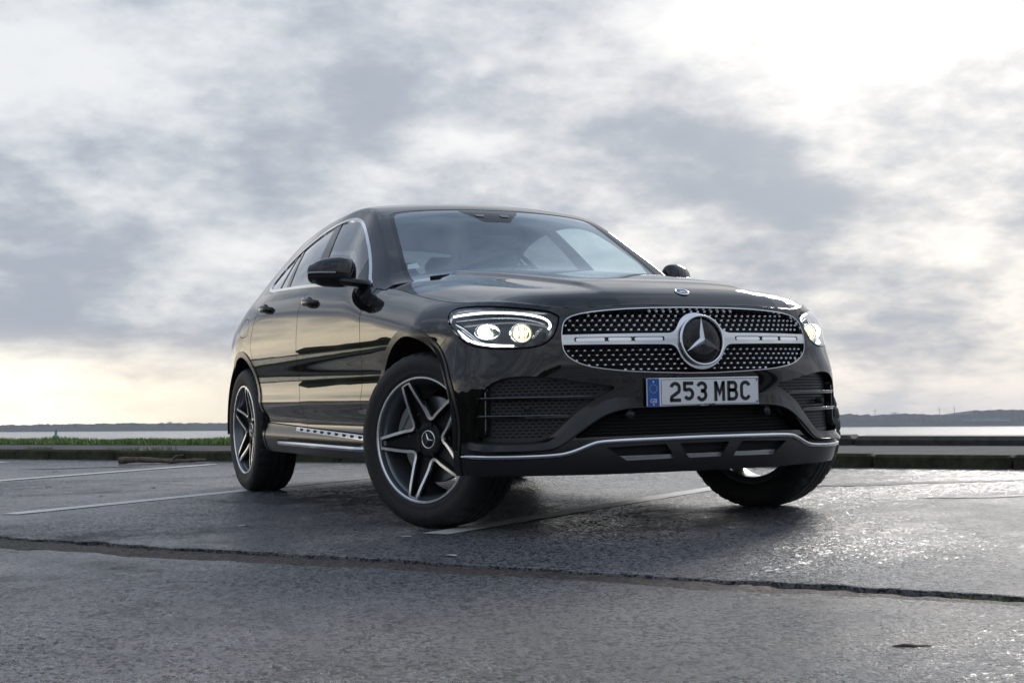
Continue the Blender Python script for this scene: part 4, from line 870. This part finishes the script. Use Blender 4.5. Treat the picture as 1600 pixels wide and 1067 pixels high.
# ---------------------------------------------------------------- the place
TD = np.array((.8387, .5446)); ND = np.array((-.5446, .8387))            # along the kerb, and out towards the water
def W2(t, n, z=0.): return (TD[0]*t+ND[0]*n, TD[1]*t+ND[1]*n, z)
def tarmac_build(dark=1.0):
    def f(nt, b):
        def mth(op, a_, b_=None):
            n = nt.nodes.new('ShaderNodeMath'); n.operation = op
            for i, q in enumerate((a_, b_)):
                if q is None: continue
                if isinstance(q, (int, float)): n.inputs[i].default_value = q
                else: nt.links.new(q, n.inputs[i])
            return n.outputs[0]
        def mul(a_, b_):
            n = nd(nt, 'ShaderNodeMix', data_type='RGBA', blend_type='MULTIPLY'); n.inputs[0].default_value = 1; nt.links.new(a_, n.inputs[6]); nt.links.new(b_, n.inputs[7]); return n.outputs[2]
        tc = nt.nodes.new('ShaderNodeTexCoord'); warp = tex(nt, 'ShaderNodeTexNoise', 60, 2, .6, tc.outputs['Object'])
        vm = nd(nt, 'ShaderNodeVectorMath', operation='SCALE'); nt.links.new(warp.outputs['Color'], vm.inputs[0]); vm.inputs['Scale'].default_value = .012
        va = nd(nt, 'ShaderNodeVectorMath', operation='ADD'); nt.links.new(tc.outputs['Object'], va.inputs[0]); nt.links.new(vm.outputs[0], va.inputs[1])
        v1 = tex(nt, 'ShaderNodeTexVoronoi', 85, vec=va.outputs[0]); v2 = tex(nt, 'ShaderNodeTexVoronoi', 210, vec=va.outputs[0])
        big = tex(nt, 'ShaderNodeTexNoise', .7, 5, .6); mid = tex(nt, 'ShaderNodeTexNoise', 3.4, 6, .62)
        sep = nd(nt, 'ShaderNodeSeparateColor'); nt.links.new(v1.outputs['Color'], sep.inputs[0]); sep2 = nd(nt, 'ShaderNodeSeparateColor'); nt.links.new(v2.outputs['Color'], sep2.inputs[0])
        c1 = ramp(nt, sep.outputs[0], [(.0, (.012,.015,.020)), (.5, (.032,.038,.049)), (.85, (.070,.080,.098)), (.97, (.16,.175,.195)), (1., (.36,.36,.37))])
        c2 = ramp(nt, sep2.outputs[1], [(.0, .55), (1., 1.35)])
        crevice_shade = ramp(nt, v1.outputs['Distance'], [(.30, 1.0), (.65, .45)])          # shade in the gaps between stones, put into colour and specular
        patch = ramp(nt, mth('ADD', mth('MULTIPLY', big.outputs[0], .65), mth('MULTIPLY', mid.outputs[0], .35)), [(.35, .38), (.45, .85), (.56, 1.0), (.66, 1.2)])
        nt.links.new(mul(mul(mul(c1, c2), crevice_shade), patch), b.inputs['Base Color'])
        wet = ramp(nt, mth('ADD', mth('MULTIPLY', big.outputs[0], .6), mth('MULTIPLY', mid.outputs[0], .4)), [(.36, .25), (.46, .65), (.56, 1.0)])
        nt.links.new(mth('MULTIPLY', mul(crevice_shade, wet), .9), b.inputs['Specular IOR Level'])
        nt.links.new(ramp(nt, wet, [(.1, .46), (.6, .27), (1., .16)]), b.inputs['Roughness'])
        h = mth('ADD', mth('MULTIPLY', v1.outputs['Distance'], -1.0), mth('MULTIPLY', v2.outputs['Distance'], -.35))
        n2 = nt.nodes.new('ShaderNodeBump'); n2.inputs['Distance'].default_value = .03; n2.inputs['Strength'].default_value = .25; nt.links.new(mid.outputs[0], n2.inputs['Height'])
        n1 = nt.nodes.new('ShaderNodeBump'); n1.inputs['Distance'].default_value = .006; n1.inputs['Strength'].default_value = .8; nt.links.new(h, n1.inputs['Height']); nt.links.new(n2.outputs[0], n1.inputs['Normal']); nt.links.new(n1.outputs[0], b.inputs['Normal'])
    return f
TARM = mat('wet_tarmac', (.04,.04,.045), .4, build=tarmac_build(1.0))
def seamb(nt, b):
    n = tex(nt, 'ShaderNodeTexNoise', 45, 6, .7); v = tex(nt, 'ShaderNodeTexVoronoi', 95); sp = nd(nt, 'ShaderNodeSeparateColor'); nt.links.new(v.outputs['Color'], sp.inputs[0])
    c = ramp(nt, n.outputs[0], [(.3, (.010,.008,.0075)), (.55, (.036,.028,.025)), (.75, (.075,.058,.05))]); k = ramp(nt, sp.outputs[0], [(.0, .4), (.8, 1.1), (.93, 4.5)])
    m_ = nd(nt, 'ShaderNodeMix', data_type='RGBA', blend_type='MULTIPLY'); m_.inputs[0].default_value = 1; nt.links.new(c, m_.inputs[6]); nt.links.new(k, m_.inputs[7]); nt.links.new(m_.outputs[2], b.inputs['Base Color']); bump(nt, b, v.outputs['Distance'], 1.0, -.012)
def speck(c0, c1, scale, rough, bs=.4, bd=.004):
    def f(nt, b):
        n = tex(nt, 'ShaderNodeTexNoise', scale, 6, .65); r = ramp(nt, n.outputs[0], [(.3, c0), (.7, c1)]); n2 = tex(nt, 'ShaderNodeTexNoise', scale*.06, 4, .6)
        mx = nd(nt, 'ShaderNodeMix', data_type='RGBA', blend_type='MULTIPLY'); mx.inputs[0].default_value = .8; nt.links.new(r, mx.inputs[6]); nt.links.new(ramp(nt, n2.outputs[0], [(.3, .55), (.7, 1.2)]), mx.inputs[7])
        nt.links.new(mx.outputs[2], b.inputs['Base Color']); bump(nt, b, n.outputs[0], bs, bd)
    return f
SEAMM = mat('worn_concrete_seam', rough=.6, spec=.3, build=seamb)
KERBM = mat('mossy_kerb_concrete', rough=.85, spec=.25, build=speck((.022,.024,.009), (.095,.088,.050), 9, .7, .5, .006))
PAVEM = mat('damp_paving', rough=.85, spec=.15, build=speck((.07,.07,.072), (.14,.14,.145), 45, .5, .6, .005))
WALLM = mat('dark_stone_edge', rough=.7, build=speck((.018,.016,.013), (.075,.066,.052), 12, .7, .5, .008))
def linep(nt, b):
    n = tex(nt, 'ShaderNodeTexNoise', 60, 5, .7); r = ramp(nt, n.outputs[0], [(.30, (.10,.10,.10)), (.40, (.66,.65,.60)), (.7, (.82,.81,.76))]); nt.links.new(r, b.inputs['Base Color']); v = tex(nt, 'ShaderNodeTexVoronoi', 135); bump(nt, b, v.outputs['Distance'], .6, -.003)
LINEM = mat('worn_line_paint', (.5,.5,.46), .42, build=linep)
def sheet(name, m, nf0, nf1, z, ts, thick=None, parent=None):
    """strip between two edge functions n(t), with a turned-down edge"""
    b = MB(); v, f = [], []
    for t in ts: v += [W2(t, nf0(t), z), W2(t, nf1(t), z)]
    k = len(ts); f = [(2*i, 2*i+2, 2*i+3, 2*i+1) for i in range(k-1)]
    if thick:
        for q, side in ((0, 0), (1, 1)):
            o_ = len(v); v += [(v[2*i+q][0], v[2*i+q][1], z-thick) for i in range(k)]; f += [(2*i+q, o_+i, o_+i+1, 2*i+2+q) for i in range(k-1)]
    b.add(v, f); return b.build(name, m, parent)
_rk = [(random.uniform(0, 6.28), random.uniform(1.5, 14), random.uniform(.3, 1)) for _ in range(9)]; _r2 = [(random.uniform(0, 6.28), random.uniform(4, 60), random.uniform(.3, 1)) for _ in range(12)]
def wob(t, k, a): return a*sum(c*math.sin(t*q+p_+k) for p_, q, c in _rk)/4
def wob2(t, k, a): return a*sum(c*math.sin(t*q+p_+k*2.1) for p_, q, c in _r2)/5
ts = sorted(set([-80,-60,-40,-30,-20,-15,-10]+list(np.arange(-7, 7, .012))+[8,10,15,20,30,40,60,80]))
SEAM = -1.83
hwid = lambda t: float(np.interp(t, [-2.2, .6, 2.2], [.165, .105, .075]))
e_back = lambda t: SEAM+hwid(t)*.8+wob(t, 0, .03)+wob2(t, 0, .02); e_front = lambda t: SEAM-hwid(t)+wob(t, 5, .04)+wob2(t, 3, .02)
tar = sheet('tarmac', TARM, e_back, lambda t: 3.80, 0, ts, .03); tag(tar, kind='structure')
tar2 = sheet('tarmac_apron', TARM, lambda t: -55, e_front, -.004, ts, .03); tag(tar2, kind='structure')
b = MB(); kx = np.arange(-7, 7, .02); kn = np.linspace(-.24, .24, 9); v = []
for t in kx:
    for q in kn: v.append(W2(t, SEAM+q, -.007+.004*wob2(t*1.7+q*30, q*40, 1)-.006*(abs(abs(q)-hwid(t)) < .03)))
b.add(v, [(i*9+j, (i+1)*9+j, (i+1)*9+j+1, i*9+j+1) for i in range(len(kx)-1) for j in range(8)], True); b.add([W2(-80, SEAM-.2, -.02), W2(80, SEAM-.2, -.02), W2(80, SEAM+.2, -.02), W2(-80, SEAM+.2, -.02)], [(0,1,2,3)]); tag(b.build('seam_strip', SEAMM), kind='structure')
b = MB(); b.add([(-300,-300,-.6),(300,-300,-.6),(300,300,-.6),(-300,300,-.6)], [(0,1,2,3)])
# exposed stones of the tarmac surface, built as relief where they can be told apart
_cs = .0115; _rs = np.random.default_rng(3); _T = 256
_jx, _jy, _sr, _sh = _rs.uniform(.1, .9, (_T, _T)), _rs.uniform(.1, .9, (_T, _T)), _rs.uniform(.42, .80, (_T, _T)), _rs.uniform(.0, 1.0, (_T, _T))**1.4
def stones(x, y):
    ix, iy = np.floor(x/_cs).astype(int), np.floor(y/_cs).astype(int); h = np.zeros(x.shape)
    for dx in (-1, 0, 1):
        for dy in (-1, 0, 1):
            a, b_ = (ix+dx+(iy+dy)//_T*37) % _T, (iy+dy) % _T
            d2 = ((ix+dx+_jx[a, b_]-x/_cs)**2+(iy+dy+_jy[a, b_]-y/_cs)**2)/_sr[a, b_]**2
            h = np.maximum(h, np.sqrt(np.clip(1-d2, 0, 1))*(.25+.75*_sh[a, b_]))
    return h
def relief(name, t0, t1, step, n_of, vmax, z, amp, parent):
    tt = np.arange(t0, t1, step); vv = np.arange(0, vmax, step*1.25); e0 = np.array([n_of(t) for t in tt]); sg = -1 if name.endswith('apron_stones') else 1
    Tm, Vm = np.meshgrid(tt, vv, indexing='ij'); Nm = e0[:, None]+sg*Vm; X_, Y_ = TD[0]*Tm+ND[0]*Nm, TD[1]*Tm+ND[1]*Nm
    dd = np.stack([X_-CAM.x, Y_-CAM.y], -1); fw = np.array((FWD.x, FWD.y)); fw /= np.linalg.norm(fw); dep = dd@fw; lat_ = dd@np.array((fw[1], -fw[0]))
    ok = (dep > 2.3) & (dep < 10.2) & (np.abs(lat_) < .47*dep+.25) & (Nm < 3.74)      # only the stretch of ground near enough to tell stones apart
    Z = z+.0006+amp*stones(X_, Y_)*(.65+.35*np.sin(Tm*2.3+np.sin(Nm*1.9))); Z[:, 0] = z-.006
    I = np.arange(Tm.size).reshape(Tm.shape); k = ok[:-1, :-1] & ok[1:, :-1] & ok[1:, 1:] & ok[:-1, 1:]
    F = np.stack([I[:-1, :-1], I[1:, :-1], I[1:, 1:], I[:-1, 1:]], -1)[k]
    if sg < 0: F = F[:, ::-1]
    us = np.zeros(Tm.size, bool); us[F.ravel()] = True; mp_ = np.cumsum(us)-1; F = mp_[F]; V = np.stack([X_.ravel(), Y_.ravel(), Z.ravel()], -1)[us]
    me = bpy.data.meshes.new(name); me.vertices.add(len(V)); me.vertices.foreach_set('co', V.ravel()); me.loops.add(F.size); me.loops.foreach_set('vertex_index', F.ravel().astype(np.int32))
    me.polygons.add(len(F)); me.polygons.foreach_set('loop_start', np.arange(0, F.size, 4, dtype=np.int32)); me.polygons.foreach_set('use_smooth', np.ones(len(F), bool)); me.update(calc_edges=True); me.materials.append(TARM)
    o = bpy.data.objects.new(name, me); COL.objects.link(o); o.parent = parent; o['kind'] = 'stuff'; print(name, len(F)); return o
relief('apron_stones', -3.0, 3.6, .0050, e_front, 2.6, -.004, .0034, tar2)
relief('bay_stones', -6.5, 5.0, .0068, e_back, 5.5, .0, .0036, tar)
# painted bay lines (run out from the kerb)
for t0, n0_, n1_ in ((-.27,-.97,3.3), (-2.93,-.90,3.3), (-5.58,-.95,3.3), (-8.25,-.9,3.3), (2.42,-.95,3.3), (5.1,-.95,3.3)):
    b = MB(); nn = np.arange(n0_, n1_, .03); v = []
    for n in nn: v += [W2(t0-.062+wob2(n*1.3, t0, .004), n, .0040), W2(t0+.062+wob2(n*1.1, t0+3, .004), n, .0040)]
    b.add(v, [(2*i, 2*i+1, 2*i+3, 2*i+2) for i in range(len(nn)-1)]); b.build('painted_line', LINEM, tar)
# kerb stones, pavement, far edging
kerb = empty('kerb'); tag(kerb, kind='structure')
def stone(L, d, h, bev=.018):
    b = MB(); b.box((0, 0, h/2), (L, d, h), None, bev); me = b.build('kerb_stone', KERBM, None, 30); q = me.data; bpy.data.objects.remove(me); return q
ks = stone(.905, .15, .16); AZ = math.atan2(TD[1], TD[0])
for k in range(-20, 16):
    o = inst(ks, 'kerb_stone', kerb); x, y, _ = W2(k*.915+.4, 3.80+.075+random.uniform(-.006, .006)); o.location = (x, y, -.068+random.uniform(-.004, .004)); o.rotation_euler = (random.uniform(-.01, .01), random.uniform(-.006, .006), AZ+random.uniform(-.006, .006))
tag(sheet('pavement', PAVEM, lambda t: 3.94, lambda t: 6.0, .082, [-80, -20, -10, 0, 10, 20, 80], .3), kind='structure')
edge = empty('sea_edge_kerb'); tag(edge, kind='structure')
es = stone(1.45, .30, .30, .03); es.materials.clear(); es.materials.append(WALLM)
for k in range(-3, 14):
    o = inst(es, 'edge_stone', edge); x, y, _ = W2(k*1.465, 5.55+random.uniform(-.01, .01)); o.location = (x, y, -.142+random.uniform(-.006, .006)); o.rotation_euler = (0, random.uniform(-.004, .004), AZ+random.uniform(-.004, .004))
# grass
def grassm(nt, b):
    n = tex(nt, 'ShaderNodeTexNoise', 6, 4); r = ramp(nt, n.outputs[0], [(.3, (.07,.13,.018)), (.55, (.13,.22,.03)), (.75, (.22,.25,.06))]); nt.links.new(r, b.inputs['Base Color'])
GRASS = mat('grass_blades', (.06,.12,.02), .55, build=grassm)
SOIL = mat('grass_bank_soil', rough=.9, build=speck((.03,.04,.012), (.06,.08,.02), 20, .9))
def blades(b, cnt, tr_r, nr, z, h0, h1, w=.006):
    t = rng.uniform(*tr_r, cnt); n = rng.uniform(*nr, cnt); h = rng.uniform(h0, h1, cnt)*(.7+.6*(np.sin(t*3.1)*np.sin(t*1.3+n*2)*.5+.5)); a = rng.uniform(0, 6.28, cnt); l = rng.uniform(.1, .6, cnt)*h
    v = []; 
    for i in range(cnt):
        x, y, _ = W2(t[i], n[i]); c_, s_ = math.cos(a[i]), math.sin(a[i]); w_ = w*random.uniform(.7, 1.4)
        v += [(x-s_*w_, y+c_*w_, z), (x+s_*w_, y-c_*w_, z), (x+c_*l[i], y+s_*l[i], z+h[i])]
    o = len(b.v); b.v += v; b.f += [(o+3*i, o+3*i+1, o+3*i+2) for i in range(cnt)]; b.sm += [False]*cnt
b = MB(); blades(b, 60000, (-32, -4.6), (5.12, 6.0), .085, .025, .062, .006); g = b.build('grass_verge', GRASS); tag(g, 'strip of short green grass between the pavement and the water', 'grass', kind='stuff')
tag(sheet('verge_soil', SOIL, lambda t: 5.12, lambda t: 5.99, .088, [-80, -20, -10, -4.6], .3), kind='structure')
b = MB()
for tt, nn_, c in ((-8.6,3.93,90),(-9.6,3.92,60),(-7.4,3.93,80),(-6.9,3.93,50),(-10.7,3.80,70),(-1.0,SEAM+.05,40),(2.2,SEAM+.05,50),(3.0,SEAM+.045,90),(3.3,SEAM+.045,60),(.9,SEAM+.055,40),(-2.6,SEAM-.03,40),(-1.9,SEAM+.06,60)):
    kerbside = nn_ > 3; blades(b, c*(2 if kerbside else 3), (tt-.22, tt+.22), (nn_-.02, nn_+.02), (.085 if nn_ > 3.9 else 0) if kerbside else -.012, .004 if not kerbside else .02, .011 if not kerbside else .05, .003)
tag(b.build('weed_tufts', GRASS), 'small green weed tufts sprouting along the kerb top and the tarmac joint', 'weeds', kind='stuff')
# standing water in the dips
def pudb(nt, b):
    n = tex(nt, 'ShaderNodeTexNoise', 60, 3, .6); bump(nt, b, n.outputs[0], .35, .006)
PUD = mat('puddle_water', (.02,.022,.025), .16, spec=.6, build=pudb)
def puddle(cx, cy, L, wd, az, seed):
    b = MB(); n_ = 90; c_, s_ = math.cos(az), math.sin(az); v = [(cx, cy, .0045)]
    for i in range(n_):
        a = 2*math.pi*i/n_; r_ = 1+.30*math.sin(2*a+seed)+.22*math.sin(3*a+seed*2.3)+.13*math.sin(7*a+seed*3)+.07*math.sin(13*a+seed)+.05*math.sin(23*a); x, y = L*r_*math.cos(a), wd*r_*math.sin(a); v.append((cx+x*c_-y*s_, cy+x*s_+y*c_, .0045))
    b.add(v, [(0, i+1, (i+1) % n_+1) for i in range(n_)]); tag(b.build('puddle', PUD), kind='structure')
for a_ in ((-.75,2.30,.45,.12,1.2,1.0), (.35,2.15,.35,.09,1.2,2.2), (-6.9,-1.35,.40,.10,1.1,.4)): puddle(*a_)
# driftwood and litter
BARK = mat('driftwood', rough=.75, build=speck((.06,.042,.028), (.26,.19,.135), 30, .7, .6, .006))
p0, p1 = np.array(W2(-6.62, 3.18)), np.array(W2(-5.90, 3.50)); b = MB(); pts = [p0+(p1-p0)*u+np.array((0, 0, .032-.008*u+.006*math.sin(u*7))) for u in np.linspace(0, 1, 14)]
b.tube(pts, [.030-.017*u+.003*math.sin(u*23) for u in np.linspace(0, 1, 14)], 9); b.tube([pts[8], pts[8]+np.array((.05,.03,.045)), pts[8]+np.array((.10,.08,.055))], [.012,.009,.005], 6)
tag(b.build('driftwood_branch', BARK), 'weathered brown branch lying on the tarmac against the kerb', 'branch')
LEAF = mat('dead_leaf', (.055,.032,.018), .7); CHIP = mat('pale_paint_chip', (.5,.49,.46), .6)
def leaf(loc, L, rz, m, name, label, cat, group=None):
    b = MB(); v = []; n_ = 7
    for i in range(n_):
        u = i/(n_-1); w_ = L*.28*math.sin(math.pi*u)**.7; zz = .001+.003*math.sin(u*3.3)*L/.06; v += [((u-.5)*L, -w_, zz+.002), ((u-.5)*L, 0, zz), ((u-.5)*L, w_, zz+.0025)]
    b.add(v, [(i*3+j, i*3+3+j, i*3+4+j, i*3+1+j) for i in range(n_-1) for j in range(2)], True); o = b.build(name, m); o.location = (loc[0], loc[1], loc[2] if len(loc) > 2 else .001); o.rotation_euler[2] = rz
    tag(o, label, cat, group); return o
b = MB(); b.tube([(0,0,.001),(.025,.006,.004),(.05,-.003,.003),(.085,.006,.001)], [.0025,.0035,.003,.0015], 6); o = b.build('twig', BARK); o.location = (3.149,-1.04,-.004); o.rotation_euler[2] = 1.1; tag(o, 'short dark twig lying on the open tarmac apron in front of the joint', 'twig')
for k, (x, y, L, rz) in enumerate(((-3.55,-1.35,.07,.3), (-4.6,-.55,.06,1.2), (-4.2,-1.9,.05,2.0), (-6.3,-1.6,.07,.5), (-3.0,-1.75,.05,.2))): leaf((x, y), L, rz, LEAF, 'dead_leaf', 'small dark dead leaf lying on the wet bays behind the rear wheel', 'leaf', 'dead leaves on the bays')
for k, (x, y, L) in enumerate(((-.55,-1.52,.06), (-2.2,-1.25,.05), (1.05,-1.20,.05), (.35,-1.10,.05), (2.0,-.55,.04))): leaf((x, y), L, random.uniform(0, 3), CHIP, 'paint_chip', 'pale flake of line paint lying on the wet tarmac', 'paint flake', 'paint flakes')
# water and the far shore, level with the sea horizon
def waterm(nt, b):
    tc = nt.nodes.new('ShaderNodeTexCoord'); mp = nd(nt, 'ShaderNodeMapping'); mp.inputs['Scale'].default_value = (.25, 1, 1); nt.links.new(tc.outputs['Object'], mp.inputs[0]); n = tex(nt, 'ShaderNodeTexNoise', .9, 6, .6, mp.outputs[0]); bump(nt, b, n.outputs[0], .5, .12)
WATER = mat('estuary_water', (.20,.20,.185), .18, spec=.6, build=waterm)
def lv(o): o.matrix_world = GM; return o
b = MB(); b.add([(-1600, 8.5, 0), (1600, 8.5, 0), (1600, 1700, 0), (-1600, 1700, 0)], [(0,1,2,3)]); tag(lv(b.build('water', WATER)), kind='structure')
WOOD = mat('winter_woodland', rough=.95, build=speck((.030,.034,.030), (.085,.082,.066), .05, .9, 0, .1))
FIELD = mat('shore_bank', rough=.95, build=speck((.06,.055,.045), (.13,.115,.09), .03, .9, 0, .1))
def fbm(x, seed, octs=((.004,1),(.011,.5),(.03,.3),(.08,.2))): return sum(a*math.sin(x*f*6.28+seed*1.7+a*9) for f, a in octs)
def ridge(name, y0, base, amp, hf, m, x0, x1, step, seed, depth, label=None):
    b = MB(); v = []; xs = np.arange(x0, x1, step)
    for x in xs:
        h = base(x)+amp*fbm(x, seed)*.5+hf*random.uniform(-.5, 1)*(.4+.6*abs(math.sin(x*.013+seed)))
        v += [(x, y0, -1), (x, y0+3+random.uniform(0, 4), h*.55), (x, y0+10, max(h, 1.0)), (x, y0+depth, max(h*.8, .5)), (x, y0+depth, -1)]
    k = len(xs); b.add(v, [(i*5+j, (i+1)*5+j, (i+1)*5+j+1, i*5+j+1) for i in range(k-1) for j in range(4)]); o = lv(b.build(name, m)); return o
px = lambda X: (X-800)/2225.3*1560
tag(ridge('far_shore', 1560, lambda x: 2.2, .5, .3, FIELD, -1300, 1300, 6, 1, 60), kind='structure')
tag(ridge('far_woodland', 1575, lambda x: float(np.interp(x, [-1300, px(0), px(200), px(420), px(1150), px(1310), px(1420), px(1520), px(1535), px(1600), 1300], [8,7,7.5,8.5,11,13,13.5,13,16.5,17,15])), 1.2, 2.0, WOOD, -1300, 1300, 3.2, 2, 120), 'long dark line of winter woodland along the far shore', 'woodland', kind='stuff')
TREEM = WOOD
FT = ((1405,18.5,9,'tallest round bare tree above the far woodland beyond the car nose'), (1396,16.5,6,'slighter bare tree touching the tallest one above the far woodland'), (1440,15.5,8,'low broad bare tree in the far woodland on the train side'),
 (15,9.6,3.5,'lone bare tree on the low far shore, well away from the buoy'), (58,10.2,4,'taller of two bare trees close together on the far shore by the buoy'), (68,9.6,3.2,'shorter of two bare trees close together on the far shore by the buoy'), (112,9.4,3,'slim bare tree alone on the far shore, on the car side of the buoy'),
 (250,10.6,4,'bare tree at the buoy end of a clump of three on the far shore'), (262,11.4,5,'tallest bare tree in the middle of a clump of three on the far shore'), (278,10.4,4,'bare tree at the car end of a clump of three on the far shore'),
 (1548,19,9,'broad bare tree on the rise right behind the pale train'), (1585,19.5,10,'broadest bare tree on the rise past the tail of the pale train'))
for k, (X, h, r_, lab) in enumerate(FT):
    tr0 = px(X); b = MB(); b.tube([(tr0, 1571, 1), (tr0, 1571, h*.6)], [.5, .3], 6); t_ = b.build('trunk', BARK)
    b = MB(); v = []; lob = [(rng.uniform(-1, 1)*r_*.6, rng.uniform(-1, 1)*r_*.4, h*rng.uniform(.50, .82), rng.uniform(.30, .55)*r_) for _ in range(9)]
    for q in range(700):
        lx, ly, lz, lr = lob[q % 9]; d_ = rng.normal(size=3)*.55; c_ = np.array((tr0+lx, 1571+ly, lz))+d_*lr*np.array((1, 1, .6)); c_[2] = min(c_[2], h*1.02); a_ = rng.normal(size=3)*.42; c2 = rng.normal(size=3)*.42
        v += [tuple(c_), tuple(c_+a_), tuple(c_+c2)]
    b.add(v, [(3*i, 3*i+1, 3*i+2) for i in range(700)]); cr = b.build('crown', TREEM)
    rt = empty('far_tree'); rt.matrix_world = GM; t_.parent = rt; cr.parent = rt; tag(rt, lab, 'tree', 'bare trees on the far shore')
TEAL = mat('teal_train_paint', (.10,.30,.31), .4); TGLS = mat('train_window', (.02,.025,.03), .15); 
tr = empty('train'); tr.matrix_world = GM; tag(tr, 'pale teal train of four carriages running along the far shore', 'train')
for k in range(4):
    x0 = px(1495)+k*12.8; b = MB(); b.box((x0+6.1, 1545, 7.0), (11.9, 2.8, 2.9), None, .3); c_ = b.build('carriage', TEAL, tr)
    b = MB(); b.box((x0+6.1, 1543.5, 7.4), (10.6, .2, .9)); b.build('window_band', TGLS, c_); b = MB(); b.box((x0+6.1, 1545, 5.2), (9.5, 2.2, .9)); b.build('bogie', VOID, c_)
b = MB(); b.prism([(-1300,0),(1300,0),(1300,4.7),(-1300,4.7)], 1546.5, 1558, lambda a_, b_, c_: (a_, c_, b_)); tag(lv(b.build('rail_embankment', FIELD)), kind='structure')
BUOYM = mat('green_buoy_paint', (.02,.20,.12), .5)
b = MB(); X0 = (88-800)/2225.3*520; b.lathe([(1.15,.0),(1.3,.5),(1.15,.9),(.55,1.1),(.42,2.6),(.5,2.7),(.5,3.0),(.0001,3.1)], 16, smooth=True); b.v = [(x, z, y) for x, y, z in b.v]; o = b.build('buoy_body', BUOYM); bu = empty('channel_buoy'); bu.matrix_world = GM @ Matrix.Translation((X0, 520, -.1)); o.parent = bu
q = MB(); q.lathe([(.0001,.0),(.45,.05),(.45,.5),(.0001,.9)], 10); q.v = [(x, z+3.0, y) for x, y, z in q.v]; q = q.build('topmark', BUOYM, bu); tag(bu, 'green channel buoy floating on the bright water beyond the grass', 'buoy')
MAST = mat('grey_mast', (.25,.26,.28), .6)
for X, h, ml in ((1488, 18, 'shorter of two thin grey masts close together behind the woodland by the train'), (1384, 17, 'lone thin grey mast behind the far woodland, nearest the car nose'), (1512, 19, 'taller of two thin grey masts close together behind the woodland by the train')):
    b = MB(); b.tube([(px(X), 1610, 0), (px(X), 1610, h+4)], [.5, .2], 5); b.tube([(px(X)-2, 1610, h+1), (px(X)+2, 1610, h+1)], .2, 4); tag(lv(b.build('mast', MAST)), ml, 'mast', 'masts on the skyline')
# the open land behind the photographer and out to the car's side, seen mirrored in the paint
HEDGE = mat('dark_hedge', rough=.9, build=speck((.010,.014,.006), (.040,.050,.020), 4, .9, .5, .05))
b = MB(); v = []; xs = np.arange(-70, 60, .4)
for x in xs:
    h = 1.6+.22*math.sin(x*.33)+.10*math.sin(x*.9+1); y = -21+.3*math.sin(x*.9); v += [(x, y, 0), (x, y+.25, h*.6), (x, y-.3, h), (x, y-1.3, h*.9), (x, y-1.5, 0)]
k = len(xs); b.add(v, [(i*5+j, (i+1)*5+j, (i+1)*5+j+1, i*5+j+1) for i in range(k-1) for j in range(4)]); tag(b.build('hedge', HEDGE), 'low dark hedge at the inland side of the car park, seen only in the paint', 'hedge')
b = MB(); b.add([(-70,-20.4,.03),(60,-20.4,.03),(60,-14.5,.03),(-70,-14.5,.03)], [(0,1,2,3)]); tag(b.build('grass_field', mat('mown_grass', rough=.9, build=speck((.03,.065,.012), (.07,.12,.025), 8, .9))), kind='structure')

# sea air
b = MB(); b.box((0, 840, 14.5), (3400, 1900, 33)); hz_ = lv(b.build('haze', mat('sea_air'))); tag(hz_, 'pale sea haze over the water and far shore', 'haze', kind='stuff')
nt = hz_.data.materials[0].node_tree; nt.nodes.clear(); o_ = nt.nodes.new('ShaderNodeOutputMaterial'); pv = nt.nodes.new('ShaderNodeVolumePrincipled'); pv.inputs['Color'].default_value = (.80,.88,1,1); pv.inputs['Density'].default_value = .00026; pv.inputs['Anisotropy'].default_value = .2; nt.links.new(pv.outputs[0], o_.inputs['Volume'])
